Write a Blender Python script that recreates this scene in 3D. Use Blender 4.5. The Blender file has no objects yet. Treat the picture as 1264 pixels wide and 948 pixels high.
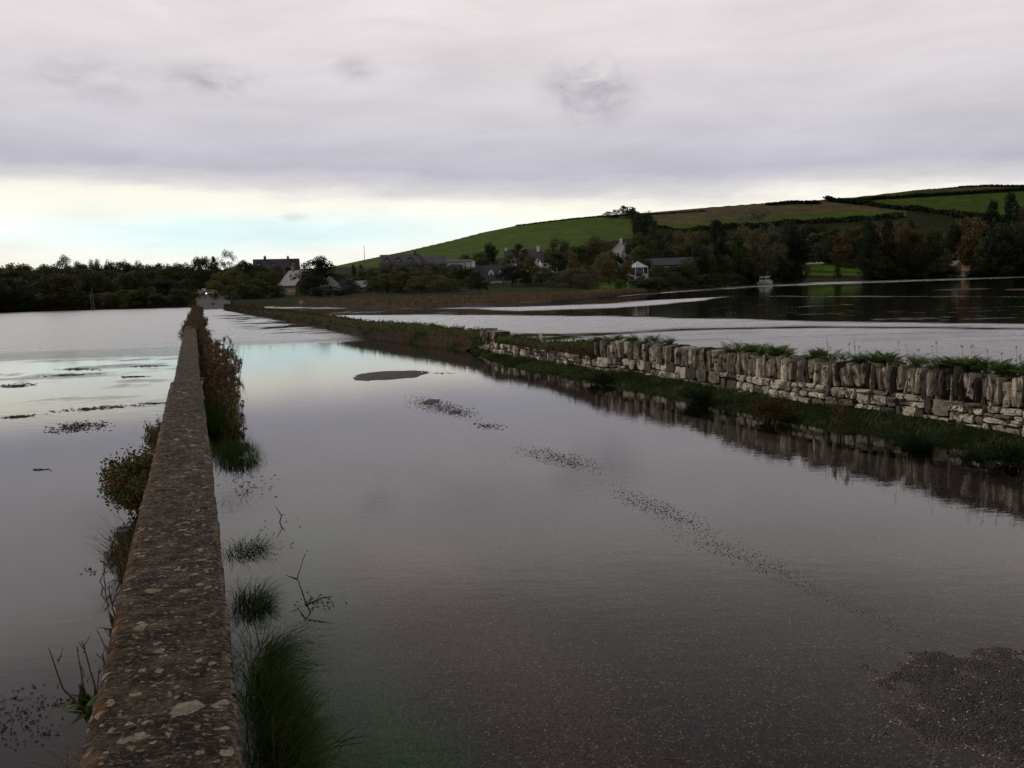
import bpy, bmesh, math, random
import numpy as np
from mathutils import Vector, Matrix

random.seed(7)
RNG = np.random.default_rng(11)
scn = bpy.context.scene
COL = scn.collection
PI = math.pi

# ------------------------------------------------------------------ camera model
W0, H0, FPX = 1264.0, 948.0, 1055.0
CAMZ = 2.0
PITCH = math.radians(6.44)
ROLL = math.atan(0.030)
Fv = np.array([0, math.cos(PITCH), -math.sin(PITCH)])
R0 = np.array([1.0, 0, 0])
U0 = np.array([0, math.sin(PITCH), math.cos(PITCH)])
Rv = math.cos(ROLL) * R0 - math.sin(ROLL) * U0
Uv = math.sin(ROLL) * R0 + math.cos(ROLL) * U0
CAM = np.array([0, 0, CAMZ])

def ray(px, py):
    return Fv + (px - W0 / 2) / FPX * Rv - (py - H0 / 2) / FPX * Uv

def gp(px, py, z=0.0):
    """photo pixel -> point on the level z"""
    d = ray(px, py)
    t = (z - CAMZ) / d[2]
    return CAM + d * t

def proj(P):
    P = np.asarray(P, float) - CAM
    dz = P @ Fv
    return W0 / 2 + FPX * (P @ Rv) / dz, H0 / 2 - FPX * (P @ Uv) / dz

def at_r(px, py, r):
    d = ray(px, py)
    return CAM + d * (r / math.hypot(d[0], d[1]))

cam_d = bpy.data.cameras.new("camera")
cam = bpy.data.objects.new("camera", cam_d)
COL.objects.link(cam)
M = Matrix.Identity(4)
for i in range(3):
    M[i][0] = Rv[i]; M[i][1] = Uv[i]; M[i][2] = -Fv[i]; M[i][3] = CAM[i]
cam.matrix_world = M
cam_d.sensor_width = 36.0
cam_d.lens = 36.0 * FPX / W0
cam_d.clip_start = 0.05
cam_d.clip_end = 20000
scn.camera = cam
scn.view_settings.view_transform = 'Standard'
scn.view_settings.look = 'None'
scn.view_settings.exposure = 0

# ------------------------------------------------------------------ noise
def _hash(ix, iy, seed):
    n = (ix.astype(np.int64) * 374761393 + iy.astype(np.int64) * 668265263 + seed * 1442695041) & 0xffffffff
    n = ((n ^ (n >> 13)) * 1274126177) & 0xffffffff
    n = (n ^ (n >> 16)) & 0xffffffff
    return n / 4294967295.0

def vnoise(x, y, seed=0):
    x = np.asarray(x, float); y = np.asarray(y, float)
    ix = np.floor(x); iy = np.floor(y)
    fx = x - ix; fy = y - iy
    fx = fx * fx * (3 - 2 * fx); fy = fy * fy * (3 - 2 * fy)
    a = _hash(ix, iy, seed); b = _hash(ix + 1, iy, seed)
    c = _hash(ix, iy + 1, seed); d = _hash(ix + 1, iy + 1, seed)
    return (a * (1 - fx) + b * fx) * (1 - fy) + (c * (1 - fx) + d * fx) * fy

def fbm(x, y, seed=0, octv=4, gain=0.5):
    s = 0; a = 1.0; t = 0
    for i in range(octv):
        s = s + a * vnoise(x * 2 ** i, y * 2 ** i, seed + i * 17)
        t += a; a *= gain
    return s / t          # 0..1

def sstep(a, b, x):
    t = np.clip((x - a) / (b - a), 0, 1)
    return t * t * (3 - 2 * t)

# ------------------------------------------------------------------ mesh helpers
class MB:
    def __init__(s):
        s.v = []; s.f = []; s.c = []; s.n = 0
    def add(s, verts, faces, col=(1, 1, 1)):
        b = s.n
        s.v.extend([tuple(map(float, p)) for p in verts]); s.n += len(verts)
        s.f.extend([tuple(b + i for i in f) for f in faces])
        s.c.extend([col] * len(verts))
    def box(s, c, size, rz=0, col=(1, 1, 1), R=None):
        hx, hy, hz = size[0] / 2, size[1] / 2, size[2] / 2
        vs = [(-hx, -hy, -hz), (hx, -hy, -hz), (hx, hy, -hz), (-hx, hy, -hz), (-hx, -hy, hz), (hx, -hy, hz), (hx, hy, hz), (-hx, hy, hz)]
        ca, sa = math.cos(rz), math.sin(rz)
        if R is not None:
            vs = [tuple(R @ Vector(p) + Vector(c)) for p in vs]
        else:
            vs = [(c[0] + x * ca - y * sa, c[1] + x * sa + y * ca, c[2] + z) for x, y, z in vs]
        s.add(vs, [(0, 3, 2, 1), (4, 5, 6, 7), (0, 1, 5, 4), (1, 2, 6, 5), (2, 3, 7, 6), (3, 0, 4, 7)], col)
    def tube(s, pts, radii, n=6, col=(1, 1, 1), cap=True):
        pts = [Vector(p) for p in pts]
        vs = []; fs = []
        for i, p in enumerate(pts):
            d = (pts[min(i + 1, len(pts) - 1)] - pts[max(i - 1, 0)])
            if d.length < 1e-9: d = Vector((0, 0, 1))
            d.normalize()
            a = Vector((0, 0, 1)) if abs(d.z) < 0.9 else Vector((1, 0, 0))
            u = d.cross(a).normalized(); w = d.cross(u)
            r = radii[i] if hasattr(radii, '__len__') else radii
            for k in range(n):
                t = 2 * PI * k / n
                vs.append(p + u * math.cos(t) * r + w * math.sin(t) * r)
        for i in range(len(pts) - 1):
            for k in range(n):
                a = i * n + k; b = i * n + (k + 1) % n
                fs.append((a, b, b + n, a + n))
        if cap:
            fs.append(tuple(range(n))[::-1]); fs.append(tuple((len(pts) - 1) * n + k for k in range(n)))
        s.add(vs, fs, col)
    def build(s, name, mat=None, parent=None, smooth=False):
        me = bpy.data.meshes.new(name)
        me.from_pydata(s.v, [], s.f)
        ca = me.color_attributes.new("tint", 'FLOAT_COLOR', 'POINT')
        arr = np.ones((s.n, 4), np.float32)
        if s.n: arr[:, :3] = np.array(s.c, np.float32)
        ca.data.foreach_set("color", arr.ravel())
        if smooth:
            me.polygons.foreach_set("use_smooth", [True] * len(me.polygons))
        me.update()
        o = bpy.data.objects.new(name, me)
        if mat: me.materials.append(mat)
        COL.objects.link(o)
        if parent: o.parent = parent
        return o

def grid_mesh(name, P, attrs=None, mat=None, smooth=True, wrap=False):
    """P: (n,m,3) array"""
    n, m = P.shape[:2]
    idx = np.arange(n * m).reshape(n, m)
    if wrap:
        idx = np.concatenate([idx, idx[:, :1]], axis=1)
    q = np.stack([idx[:-1, :-1], idx[:-1, 1:], idx[1:, 1:], idx[1:, :-1]], -1).reshape(-1, 4)
    me = bpy.data.meshes.new(name)
    me.vertices.add(n * m); me.vertices.foreach_set("co", P.reshape(-1).astype(np.float32))
    me.loops.add(q.size); me.loops.foreach_set("vertex_index", q.reshape(-1).astype(np.int32))
    me.polygons.add(len(q))
    me.polygons.foreach_set("loop_start", np.arange(0, q.size, 4, dtype=np.int32))
    me.polygons.foreach_set("use_smooth", np.full(len(q), smooth))
    me.update(calc_edges=True)
    for k, a in (attrs or {}).items():
        ca = me.color_attributes.new(k, 'FLOAT_COLOR', 'POINT')
        arr = np.ones((n * m, 4), np.float32)
        arr[:, :3] = a.reshape(n * m, -1)
        ca.data.foreach_set("color", arr.ravel())
    o = bpy.data.objects.new(name, me)
    if mat: me.materials.append(mat)
    COL.objects.link(o)
    return o

def tag(o, label=None, cat=None, group=None, kind=None):
    if label: o['label'] = label
    if cat: o['category'] = cat
    if group: o['group'] = group
    if kind: o['kind'] = kind
    return o

def empty(name, loc, rz=0.0):
    e = bpy.data.objects.new(name, None)
    COL.objects.link(e)
    e.empty_display_size = 0.2
    e.location = tuple(map(float, loc)); e.rotation_euler = (0, 0, rz)
    return e

# ------------------------------------------------------------------ materials
class NT:
    def __init__(s, name):
        s.m = bpy.data.materials.new(name); s.m.use_nodes = True
        s.t = s.m.node_tree; s.t.nodes.clear()
        s.out = s.n('ShaderNodeOutputMaterial')
    def n(s, ty, **kw):
        nd = s.t.nodes.new(ty)
        for k, v in kw.items():
            if k.startswith('i_'):
                key = k[2:]
                key = int(key) if key.isdigit() else key.replace('_', ' ')
                nd.inputs[key].default_value = v
            else: setattr(nd, k, v)
        return nd
    def l(s, a, b): s.t.links.new(a, b)
    def coords(s, scale=(1, 1, 1), kind='Object', rot=(0, 0, 0)):
        c = s.n('ShaderNodeTexCoord'); m = s.n('ShaderNodeMapping')
        m.inputs['Scale'].default_value = scale; m.inputs['Rotation'].default_value = rot
        s.l(c.outputs[kind], m.inputs[0]); return m.outputs[0]
    def noise(s, vec, scale, detail=4, rough=0.6, dist=0.0):
        nd = s.n('ShaderNodeTexNoise'); nd.inputs['Scale'].default_value = scale
        nd.inputs['Detail'].default_value = detail; nd.inputs['Roughness'].default_value = rough
        nd.inputs['Distortion'].default_value = dist
        if vec is not None: s.l(vec, nd.inputs['Vector'])
        return nd.outputs['Fac']
    def vor(s, vec, scale, feature='F1', rand=1.0, out='Distance'):
        nd = s.n('ShaderNodeTexVoronoi', feature=feature); nd.inputs['Scale'].default_value = scale
        nd.inputs['Randomness'].default_value = rand
        s.l(vec, nd.inputs['Vector']); return nd.outputs[out]
    def ramp(s, fac, stops, interp='LINEAR'):
        r = s.n('ShaderNodeValToRGB'); r.color_ramp.interpolation = interp
        el = r.color_ramp.elements
        while len(el) < len(stops): el.new(0.5)
        for e, (p, c) in zip(el, stops):
            e.position = p
            if not hasattr(c, '__len__'): c = (c, c, c)
            e.color = (*c[:3], 1)
        s.l(fac, r.inputs[0]); return r.outputs[0]
    def math(s, op, a, b=None, c=None, clamp=False):
        nd = s.n('ShaderNodeMath', operation=op); nd.use_clamp = clamp
        for i, x in enumerate((a, b, c)):
            if x is None: continue
            if isinstance(x, (int, float)): nd.inputs[i].default_value = x
            else: s.l(x, nd.inputs[i])
        return nd.outputs[0]
    def mix(s, fac, a, b, mode='MIX'):
        nd = s.n('ShaderNodeMix', data_type='RGBA', blend_type=mode)
        for sock, x in ((nd.inputs[0], fac), (nd.inputs[6], a), (nd.inputs[7], b)):
            if isinstance(x, (int, float)): sock.default_value = x
            elif hasattr(x, '__len__'): sock.default_value = (*x[:3], 1)
            else: s.l(x, sock)
        return nd.outputs[2]
    def bump(s, h, strength=0.5, dist=0.02):
        b = s.n('ShaderNodeBump'); b.inputs['Strength'].default_value = strength
        b.inputs['Distance'].default_value = dist
        s.l(h, b.inputs['Height']); return b.outputs[0]
    def principled(s, col, rough=0.8, normal=None, spec=0.3, metal=0.0, emis=None, estr=0.0):
        p = s.n('ShaderNodeBsdfPrincipled')
        if hasattr(col, '__len__'): p.inputs['Base Color'].default_value = (*col[:3], 1)
        else: s.l(col, p.inputs['Base Color'])
        if isinstance(rough, (int, float)): p.inputs['Roughness'].default_value = rough
        else: s.l(rough, p.inputs['Roughness'])
        p.inputs['Specular IOR Level'].default_value = spec
        p.inputs['Metallic'].default_value = metal
        if emis: p.inputs['Emission Color'].default_value = (*emis, 1); p.inputs['Emission Strength'].default_value = estr
        if normal is not None: s.l(normal, p.inputs['Normal'])
        s.l(p.outputs[0], s.out.inputs[0]); return p
    def tint(s, name='tint'):
        a = s.n('ShaderNodeAttribute', attribute_name=name); return a.outputs['Color']

def simple(name, col, rough=0.7, var=0.25, scale=3.0, spec=0.3, bump=0.15, metal=0.0):
    t = NT(name); v = t.coords()
    nz = t.noise(v, scale, 5)
    c = t.mix(t.math('MULTIPLY', nz, 1.0), tuple(x * (1 - var) for x in col), tuple(min(1, x * (1 + var)) for x in col))
    t.principled(c, rough, t.bump(nz, bump, 0.02), spec, metal)
    return t.m

def foliage_mat(name, transl=0.25, objcol=True, rough=0.7, spec=0.12):
    """leaf colour = vertex tint * object colour, small noise"""
    t = NT(name)
    c = t.tint()
    if objcol:
        oi = t.n('ShaderNodeObjectInfo')
        c = t.mix(1.0, c, oi.outputs['Color'], 'MULTIPLY')
    p = t.principled(c, rough, spec=spec)
    tr = t.n('ShaderNodeBsdfTranslucent'); t.l(c, tr.inputs[0])
    ms = t.n('ShaderNodeMixShader'); ms.inputs[0].default_value = transl
    t.l(p.outputs[0], ms.inputs[1]); t.l(tr.outputs[0], ms.inputs[2])
    t.l(ms.outputs[0], t.out.inputs[0])
    return t.m

MAT = {}
MAT['leaf'] = foliage_mat('foliage')
MAT['leaf_plain'] = foliage_mat('plant', objcol=False, transl=0.3)
MAT['bark'] = simple('bark', (0.05, 0.04, 0.032), 0.9, 0.4, 6)
MAT['white_wall'] = simple('white_render', (0.80, 0.79, 0.77), 0.8, 0.08, 1.5)
MAT['cream_wall'] = simple('cream_render', (0.26, 0.215, 0.15), 0.8, 0.12, 1.2)
MAT['slate'] = simple('slate_roof', (0.055, 0.052, 0.06), 0.6, 0.3, 2.5)
MAT['slate_pale'] = simple('grey_slate_roof', (0.10, 0.095, 0.11), 0.6, 0.25, 2.5)
MAT['tile_brown'] = simple('brown_tiles', (0.22, 0.13, 0.08), 0.8, 0.3, 2.5)
MAT['stone_dark'] = simple('dark_stone', (0.12, 0.10, 0.09), 0.9, 0.3, 2)
MAT['white_paint'] = simple('white_paint', (0.75, 0.75, 0.74), 0.45, 0.06, 3)
MAT['glass_dark'] = simple('window_glass', (0.03, 0.035, 0.04), 0.12, 0.2, 1, spec=0.6, bump=0)
MAT['wood_grey'] = simple('weathered_wood', (0.22, 0.19, 0.15), 0.85, 0.3, 8)
MAT['wood_dark'] = simple('dark_wood', (0.08, 0.065, 0.05), 0.85, 0.3, 8)
MAT['metal_grey'] = simple('galvanised_metal', (0.3, 0.3, 0.31), 0.45, 0.1, 5, metal=0.6)
MAT['black'] = simple('black_rubber', (0.02, 0.02, 0.02), 0.7, 0.1, 5)
MAT['yellow'] = simple('yellow_sign_face', (0.75, 0.42, 0.03), 0.5, 0.05, 5)
MAT['car_paint'] = simple('silver_car_paint', (0.7, 0.7, 0.72), 0.25, 0.03, 5, spec=0.6, bump=0)

# ------------------------------------------------------------------ sky
def srgb(r, g, b):
    f = lambda c: ((c / 255 + 0.055) / 1.055) ** 2.4 if c > 10 else c / 255 / 12.92
    return (f(r), f(g), f(b))

SUN_EL, SUN_AZ = math.radians(38), math.radians(-62)     # azimuth from +Y towards +X
world = bpy.data.worlds.new("World"); scn.world = world; world.use_nodes = True
class WT(NT):
    def __init__(s):
        s.t = world.node_tree; s.t.nodes.clear(); s.out = s.n('ShaderNodeOutputWorld')
w = WT()
tc = w.n('ShaderNodeTexCoord'); dirv = tc.outputs['Generated']
sep = w.n('ShaderNodeSeparateXYZ'); w.l(dirv, sep.inputs[0])
X, Y, Z = sep.outputs
az = w.math('ARCTAN2', X, Y)                # radians
el = w.math('ARCSINE', Z)
cmb = w.n('ShaderNodeCombineXYZ'); w.l(az, cmb.inputs[0]); w.l(w.math('MULTIPLY', el, 5.0), cmb.inputs[1])
AE = cmb.outputs[0]
n1 = w.noise(AE, 2.6, 5, 0.55)
n2 = w.noise(AE, 7.0, 5, 0.6, 0.3)
warp = w.math('MULTIPLY_ADD', n1, 0.050, -0.025)
warp2 = w.math('ADD', w.math('MULTIPLY_ADD', n2, 0.022, -0.011), w.math('MULTIPLY_ADD', w.noise(AE, 22.0, 6, 0.65, 0.5), 0.012, -0.006))
azl = w.math('MULTIPLY_ADD', az, 0.030, 0.011)        # cloud base slightly lower to the right
e = w.math('ADD', w.math('ADD', w.math('ADD', el, warp), warp2), azl)
D = math.radians
def E(y): return y / 60.0                      # ramp covers 0..60 deg
fac = w.math('DIVIDE', e, D(60), clamp=True)
ramp = w.ramp(fac, [
    (0.0, srgb(236, 232, 218)),
    (E(1.2), srgb(240, 236, 222)),
    (E(2.6), srgb(250, 246, 236)),
    (E(4.2), srgb(253, 250, 238)),
    (E(6.0), srgb(252, 248, 234)),
    (E(6.8), srgb(216, 212, 214)),
    (E(8.0), srgb(188, 187, 199)),
    (E(10.0), srgb(203, 200, 208)),
    (E(13.5), srgb(219, 213, 217)),
    (E(18.0), srgb(231, 222, 223)),
    (E(22.5), srgb(186, 177, 179)),
    (E(31.0), srgb(132, 127, 131)),
    (E(60.0), srgb(150, 146, 152)),
])
# pale cyan opening near az -25..0, el 2.5..5.2
def gauss(v, c, s_):
    d = w.math('DIVIDE', w.math('SUBTRACT', v, c), s_)
    return w.math('EXPONENT', w.math('MULTIPLY', w.math('MULTIPLY', d, d), -1.0))
cy = w.math('MULTIPLY', gauss(az, D(-16), D(15)), gauss(w.math('ADD', el, w.math('MULTIPLY', warp2, 1.2)), D(3.9), D(1.15)))
cy = w.math('MULTIPLY', cy, 1.1, clamp=True)
sky = w.n('ShaderNodeTexSky'); sky.sky_type = 'NISHITA'; sky.sun_disc = False
sky.sun_elevation = SUN_EL; sky.sun_rotation = SUN_AZ
sky.air_density = 1.0; sky.dust_density = 2.0
col = w.mix(cy, ramp, srgb(222, 246, 247))
# soft mottling in the cloud deck
n3 = w.noise(AE, 4.5, 6, 0.6, 0.4)
mott = w.ramp(n3, [(0.3, 0.88), (0.7, 1.07)])
col = w.mix(0.85, col, mott, 'MULTIPLY')
# small dark scraps of cloud
cmb3 = w.n('ShaderNodeCombineXYZ'); w.l(az, cmb3.inputs[0]); w.l(w.math('MULTIPLY', el, 1.6), cmb3.inputs[1])
n4 = w.noise(cmb3.outputs[0], 16.0, 8, 0.62, 0.4)
def scrap(azd, eld, sa, se, k):
    g = w.math('MULTIPLY', gauss(az, D(azd), D(sa)), gauss(el, D(eld), D(se)))
    g = w.math('MULTIPLY', w.math('SUBTRACT', w.math('MULTIPLY', n4, 1.9), 0.62), g, clamp=True)
    g = w.math('SUBTRACT', g, 0.06, clamp=True)
    return w.math('MULTIPLY', g, k * 2.2, clamp=True)
# (photo: one larger scrap right of centre, three faint ones to the left)
for (px_, py_, sa, se, k) in ((728, 112, 3.0, 2.0, 0.75), (440, 86, 1.4, 0.8, 0.38), (262, 100, 3.0, 1.0, 0.5), (110, 97, 3.6, 1.3, 0.45), (368, 268, 0.9, 0.3, 0.35), (115, 195, 4.5, .6, .3)):
    d_ = ray(px_, py_); a_ = math.degrees(math.atan2(d_[0], d_[1])); e_ = math.degrees(math.atan2(d_[2], math.hypot(d_[0], d_[1])))
    col = w.mix(scrap(a_, e_, sa, se, k), col, srgb(150, 146, 158))
# clear-sky light blended in; sky is dimmer behind the viewer
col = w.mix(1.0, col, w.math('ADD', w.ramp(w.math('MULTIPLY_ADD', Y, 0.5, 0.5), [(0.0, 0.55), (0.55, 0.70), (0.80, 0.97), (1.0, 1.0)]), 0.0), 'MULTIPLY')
col = w.mix(1.0, col, w.math('MULTIPLY_ADD', gauss(el, D(4.2), D(2.6)), 0.05, 1.0), 'MULTIPLY')
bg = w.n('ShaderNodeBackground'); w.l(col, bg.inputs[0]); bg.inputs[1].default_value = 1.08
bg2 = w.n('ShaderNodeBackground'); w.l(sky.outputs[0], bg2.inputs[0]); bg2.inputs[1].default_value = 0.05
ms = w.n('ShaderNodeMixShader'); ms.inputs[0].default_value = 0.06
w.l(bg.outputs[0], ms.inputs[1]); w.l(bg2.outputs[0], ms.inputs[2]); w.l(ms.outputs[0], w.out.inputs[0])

sun_d = bpy.data.lights.new("sun", 'SUN'); sun_d.energy = 1.5; sun_d.angle = math.radians(14); sun_d.color = (1.0, 0.93, 0.84)
sun = bpy.data.objects.new("sun", sun_d); COL.objects.link(sun)
sd = Vector((math.sin(SUN_AZ) * math.cos(SUN_EL), math.cos(SUN_AZ) * math.cos(SUN_EL), math.sin(SUN_EL)))
sun.rotation_euler = sd.to_track_quat('Z', 'Y').to_euler()

# ------------------------------------------------------------------ terrain functions
def azr(px, py, z=0.0):
    p = gp(px, py, z); return math.atan2(p[0], p[1]), math.hypot(p[0], p[1])

SH = [(-260, 398), (-100, 391), (0, 386), (100, 383), (230, 379.5), (262, 381), (290, 379), (340, 378.5), (380, 379), (440, 380.5), (520, 380.5),
      (600, 378.5), (680, 374.5), (740, 368.5), (800, 362), (870, 356.0), (940, 351.0), (1000, 348.8), (1100, 345.6), (1264, 340.8), (1420, 336)]
sh = np.array([azr(a, b) for a, b in SH])
sh = np.vstack([[-1.6, 140], sh, [1.0, 480], [1.7, 500]])
SK = [(-260, 338), (0, 334), (230, 333), (330, 333), (400, 331), (415, 328), (440, 322.5), (500, 310), (560, 296), (600, 285.5), (640, 277.5), (700, 269.5),
      (745, 265.5), (800, 262), (870, 256), (940, 250.5), (1000, 247.5), (1060, 242.5), (1130, 234.5), (1200, 230.5), (1264, 227.5), (1400, 220)]
def skp(px, py):
    d = ray(px, py); h = math.hypot(d[0], d[1]); return math.atan2(d[0], d[1]), d[2] / h
sk = np.array([skp(a, b) for a, b in SK])
sk = np.vstack([[-1.6, 0.035], sk, [1.7, 0.07]])
A_ = lambda px: skp(px, 350)[0]
RR = np.array([[-1.6, 420], [A_(0), 450], [A_(330), 480], [A_(415), 620], [A_(600), 760], [A_(940), 880], [A_(1264), 950], [1.7, 900]])

def terr(x, y):
    x = np.asarray(x, float); y = np.asarray(y, float)
    a = np.arctan2(x, y); r = np.hypot(x, y)
    rs = np.interp(a, sh[:, 0], sh[:, 1]); rr = np.interp(a, RR[:, 0], RR[:, 1])
    tE = np.interp(a, sk[:, 0], sk[:, 1])
    Hh = CAMZ + rr * tE
    s = np.clip((r - rs) / (rr - rs), 0, 1)
    bank = np.clip((r - rs) / 6.0, -1, 1) * 0.9
    z = bank + (Hh - 0.9) * s ** 1.8
    over = np.clip(r - rr, 0, None)
    z = z - over * 0.10
    z = np.where(r < rs, np.maximum(-1.0, (r - rs) * 0.05), z)
    n = (fbm(x / 40, y / 40, 3) - 0.5) * 2.0 * np.clip((r - rs) / 120, 0, 1) * np.clip(1 - s, 0, 1)
    n += (fbm(x / 6, y / 6, 9, 3) - 0.5) * 0.5 * np.clip((r - rs) / 8, 0, 1) * np.clip((rr - r) / 100, 0, 1)
    return z + n

def hit(px, py, r0=60, r1=1300):
    """first terrain hit of the line of sight through a photo pixel"""
    d = ray(px, py); h = math.hypot(d[0], d[1])
    rs = np.linspace(r0, r1, 2500)
    P = CAM[None] + d[None] / h * rs[:, None]
    below = P[:, 2] <= terr(P[:, 0], P[:, 1])
    k = int(np.argmax(below))
    if not below[k]: k = len(rs) - 1
    p = P[k]; return np.array([p[0], p[1], float(terr(p[0], p[1]))])

def onr(px, r, py=350):
    d = ray(px, py); h = math.hypot(d[0], d[1]); x, y = d[0] / h * r, d[1] / h * r
    return np.array([x, y, float(terr(x, y))])

# land sheet
na, nr_ = 1500, 330
aa = np.linspace(-1.25, 1.25, na)
tt = np.linspace(0, 1, nr_)
rs_ = np.interp(aa, sh[:, 0], sh[:, 1]); 
rend = 3000
P = np.zeros((nr_, na, 3))
for i, t in enumerate(tt):
    r = (rs_ - 12) + (rend - rs_) * (0.38 * t + 0.62 * t ** 3.0) if False else (rs_ - 12) * (rend / (rs_ - 12)) ** (t ** 1.15)
    P[i, :, 0] = np.sin(aa) * r; P[i, :, 1] = np.cos(aa) * r
P[..., 2] = terr(P[..., 0], P[..., 1])
rg = np.hypot(P[..., 0], P[..., 1]); ag = np.arctan2(P[..., 0], P[..., 1])
rsg = np.interp(ag, sh[:, 0], sh[:, 1])
pxg, pyg = proj(P)
def C3(c): return np.array(c)[None, None, :] * np.ones(pxg.shape + (1,))
GREEN = (0.060, 0.092, 0.013); BROWN = (0.092, 0.073, 0.036); SCRUB = (0.022, 0.025, 0.010); LAWN = (0.055, 0.090, 0.012)
REED = (0.15, 0.105, 0.065); MUD = (0.05, 0.042, 0.036)
col_ = C3(SCRUB)
wob = (fbm(P[..., 0] / 25, P[..., 1] / 25, 21) - 0.5) * 4
def setc(mask, c):
    col_[mask] = np.array(c)
x_, y_ = pxg, pyg + wob * 0.35
# meadow (big green field) right of x=412
low = np.interp(x_, [412, 480, 560, 620, 700, 790, 800], [330, 330, 324, 318, 306, 292, 266])
setc((x_ > 405) & (x_ < 800) & (y_ < low), GREEN)
# brown field and green strip
b_bot = np.interp(x_, [800, 861, 906, 960, 1056, 1120], [275, 275, 270, 266, 260.5, 261])
g_bot = np.interp(x_, [800, 842, 900, 967, 1056, 1120], [281, 285, 279, 274, 270.5, 266])
hed3 = np.interp(x_, [1020, 1066, 1109, 1176, 1264, 1400], [247, 252, 257, 265, 272, 280])
hed2 = np.interp(x_, [1020, 1056, 1120, 1200, 1264, 1400], [248, 246.5, 243, 238.5, 234, 226])
setc((x_ >= 800) & (x_ < 1120) & (y_ < g_bot), GREEN)
setc((x_ >= 800) & (x_ < 1120) & (y_ < b_bot), BROWN)
setc((x_ >= 1020) & (y_ < hed3), (0.052, 0.084, 0.014))
setc((x_ >= 1020) & (y_ < hed2), (0.055, 0.056, 0.020))
# left far fields
setc((x_ > 60) & (x_ < 240) & (y_ < 337.5), (0.04, 0.05, 0.022))
setc((x_ > 60) & (x_ < 122) & (y_ < 334.5), (0.07, 0.05, 0.045))
# lawns
setc((x_ > 728) & (x_ < 806) & (y_ > 341) & (rg > rsg + 6), LAWN)
setc((x_ > 990) & (x_ < 1072) & (y_ > 326) & (y_ < 340), (0.065, 0.115, 0.013))
setc((x_ > 595) & (x_ < 728) & (y_ > 355) & (rg > rsg + 16), (0.028, 0.040, 0.010))
setc((x_ > 1100) & (x_ < 1240) & (y_ > 331) & (y_ < 341), (0.022, 0.034, 0.010))
setc((x_ > 440) & (x_ < 600) & (y_ > 364.5) & (rg > rsg + 16), (0.028, 0.036, 0.012))
# shore: mud and reeds
dsh = rg - rsg + wob
setc((dsh < 13) & (x_ > 370) & (x_ < 735), REED)
setc((dsh < 10) & (x_ >= 735) & (x_ < 980), REED)
setc((dsh < 2.5) & (x_ > 370), MUD)
setc((dsh < 4) & (x_ < 240), (0.035, 0.036, 0.022))
m = (dsh < 0.6); setc(m, (0.03, 0.027, 0.024))
mod = 0.72 + 0.56 * fbm(P[..., 0] / 9, P[..., 1] / 9, 33, 5)
mod *= 0.85 + 0.3 * fbm(P[..., 0] / 60, P[..., 1] / 25, 35, 3)
col_ = col_ * mod[..., None]
t = NT('hillside_grass'); v = t.coords()
tc_ = t.tint()
nz = t.noise(t.coords((1, .45, 1)), 0.16, 8, 0.75)
c = t.mix(1.0, tc_, t.ramp(nz, [(0.3, 0.60), (0.7, 1.35)]), 'MULTIPLY')
t.principled(c, 0.95, t.bump(t.noise(v, 2.0, 4), 0.6, 0.3), 0.05)
hill = grid_mesh('hillside', P, {'tint': col_}, t.m); tag(hill, kind='structure')

# ------------------------------------------------------------------ seabed
MUDM = simple('estuary_mud', (0.042, 0.038, 0.036), 0.95, 0.35, 0.8)
o = grid_mesh('seabed', np.array([[[x, y, -1.1] for x in np.linspace(-4000, 4000, 9)] for y in np.linspace(-4000, 4000, 9)]), None, MUDM)
tag(o, kind='structure')

# ------------------------------------------------------------------ causeway geometry
# left wall top edges: photo rows -> world
ZT = 0.75
LW = [(948, 95, 303), (790, 132.5, 285.5), (640, 169, 269), (560, 189.5, 260), (510, 201, 253.5), (471.5, 210.6, 248.4)]
LW2 = [(470.5, 211.5, 248.0), (430, 222, 244.3), (402, 228.6, 241.8)]
def edge_pts(rows, z):
    return [(gp(a, y, z), gp(b, y, z)) for y, a, b in rows]
e1 = edge_pts(LW, ZT); e2 = edge_pts(LW2, ZT - 0.02)
dir0 = (e1[1][1] - e1[0][1]); dir0 /= np.linalg.norm(dir0)
# run the wall on behind the camera
back = 3.5
e1 = [(e1[0][0] - dir0 * back, e1[0][1] - dir0 * back)] + e1
dfar = e2[-1][1] - e2[0][1]; dfar /= np.linalg.norm(dfar)
mid_last = (e2[-1][0] + e2[-1][1]) / 2
WL = 0.5 * np.linalg.norm(e1[1][0] - e1[1][1])
# right wall top front line
RW = [(1264, 468, .78), (1185, 459, .79), (1116, 453, .78), (1035, 448, .77), (965, 442, .77), (895, 435, .77), (833, 428, .77), (790, 424, .76), (734, 421.5, .75),
      (672, 424, .58), (613, 415.5, .60), (596, 411, .62), (530, 403, .66), (440, 396.6, .66), (400, 391, .66), (340, 384, .66), (300, 379.5, .66), (276, 377, .66)]
rw = np.array([gp(a, b, z) for a, b, z in RW])
d_ = rw[0] - rw[2]; d_ /= np.linalg.norm(d_)
rw = np.vstack([rw[0] + d_ * 12, rw])
# smooth the far part a bit
def resample(pl, step):
    seg = np.linalg.norm(np.diff(pl[:, :2], axis=0), axis=1); s = np.concatenate([[0], np.cumsum(seg)])
    t = np.arange(0, s[-1], step)
    return np.stack([np.interp(t, s, pl[:, k]) for k in range(pl.shape[1])], 1), t
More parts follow.
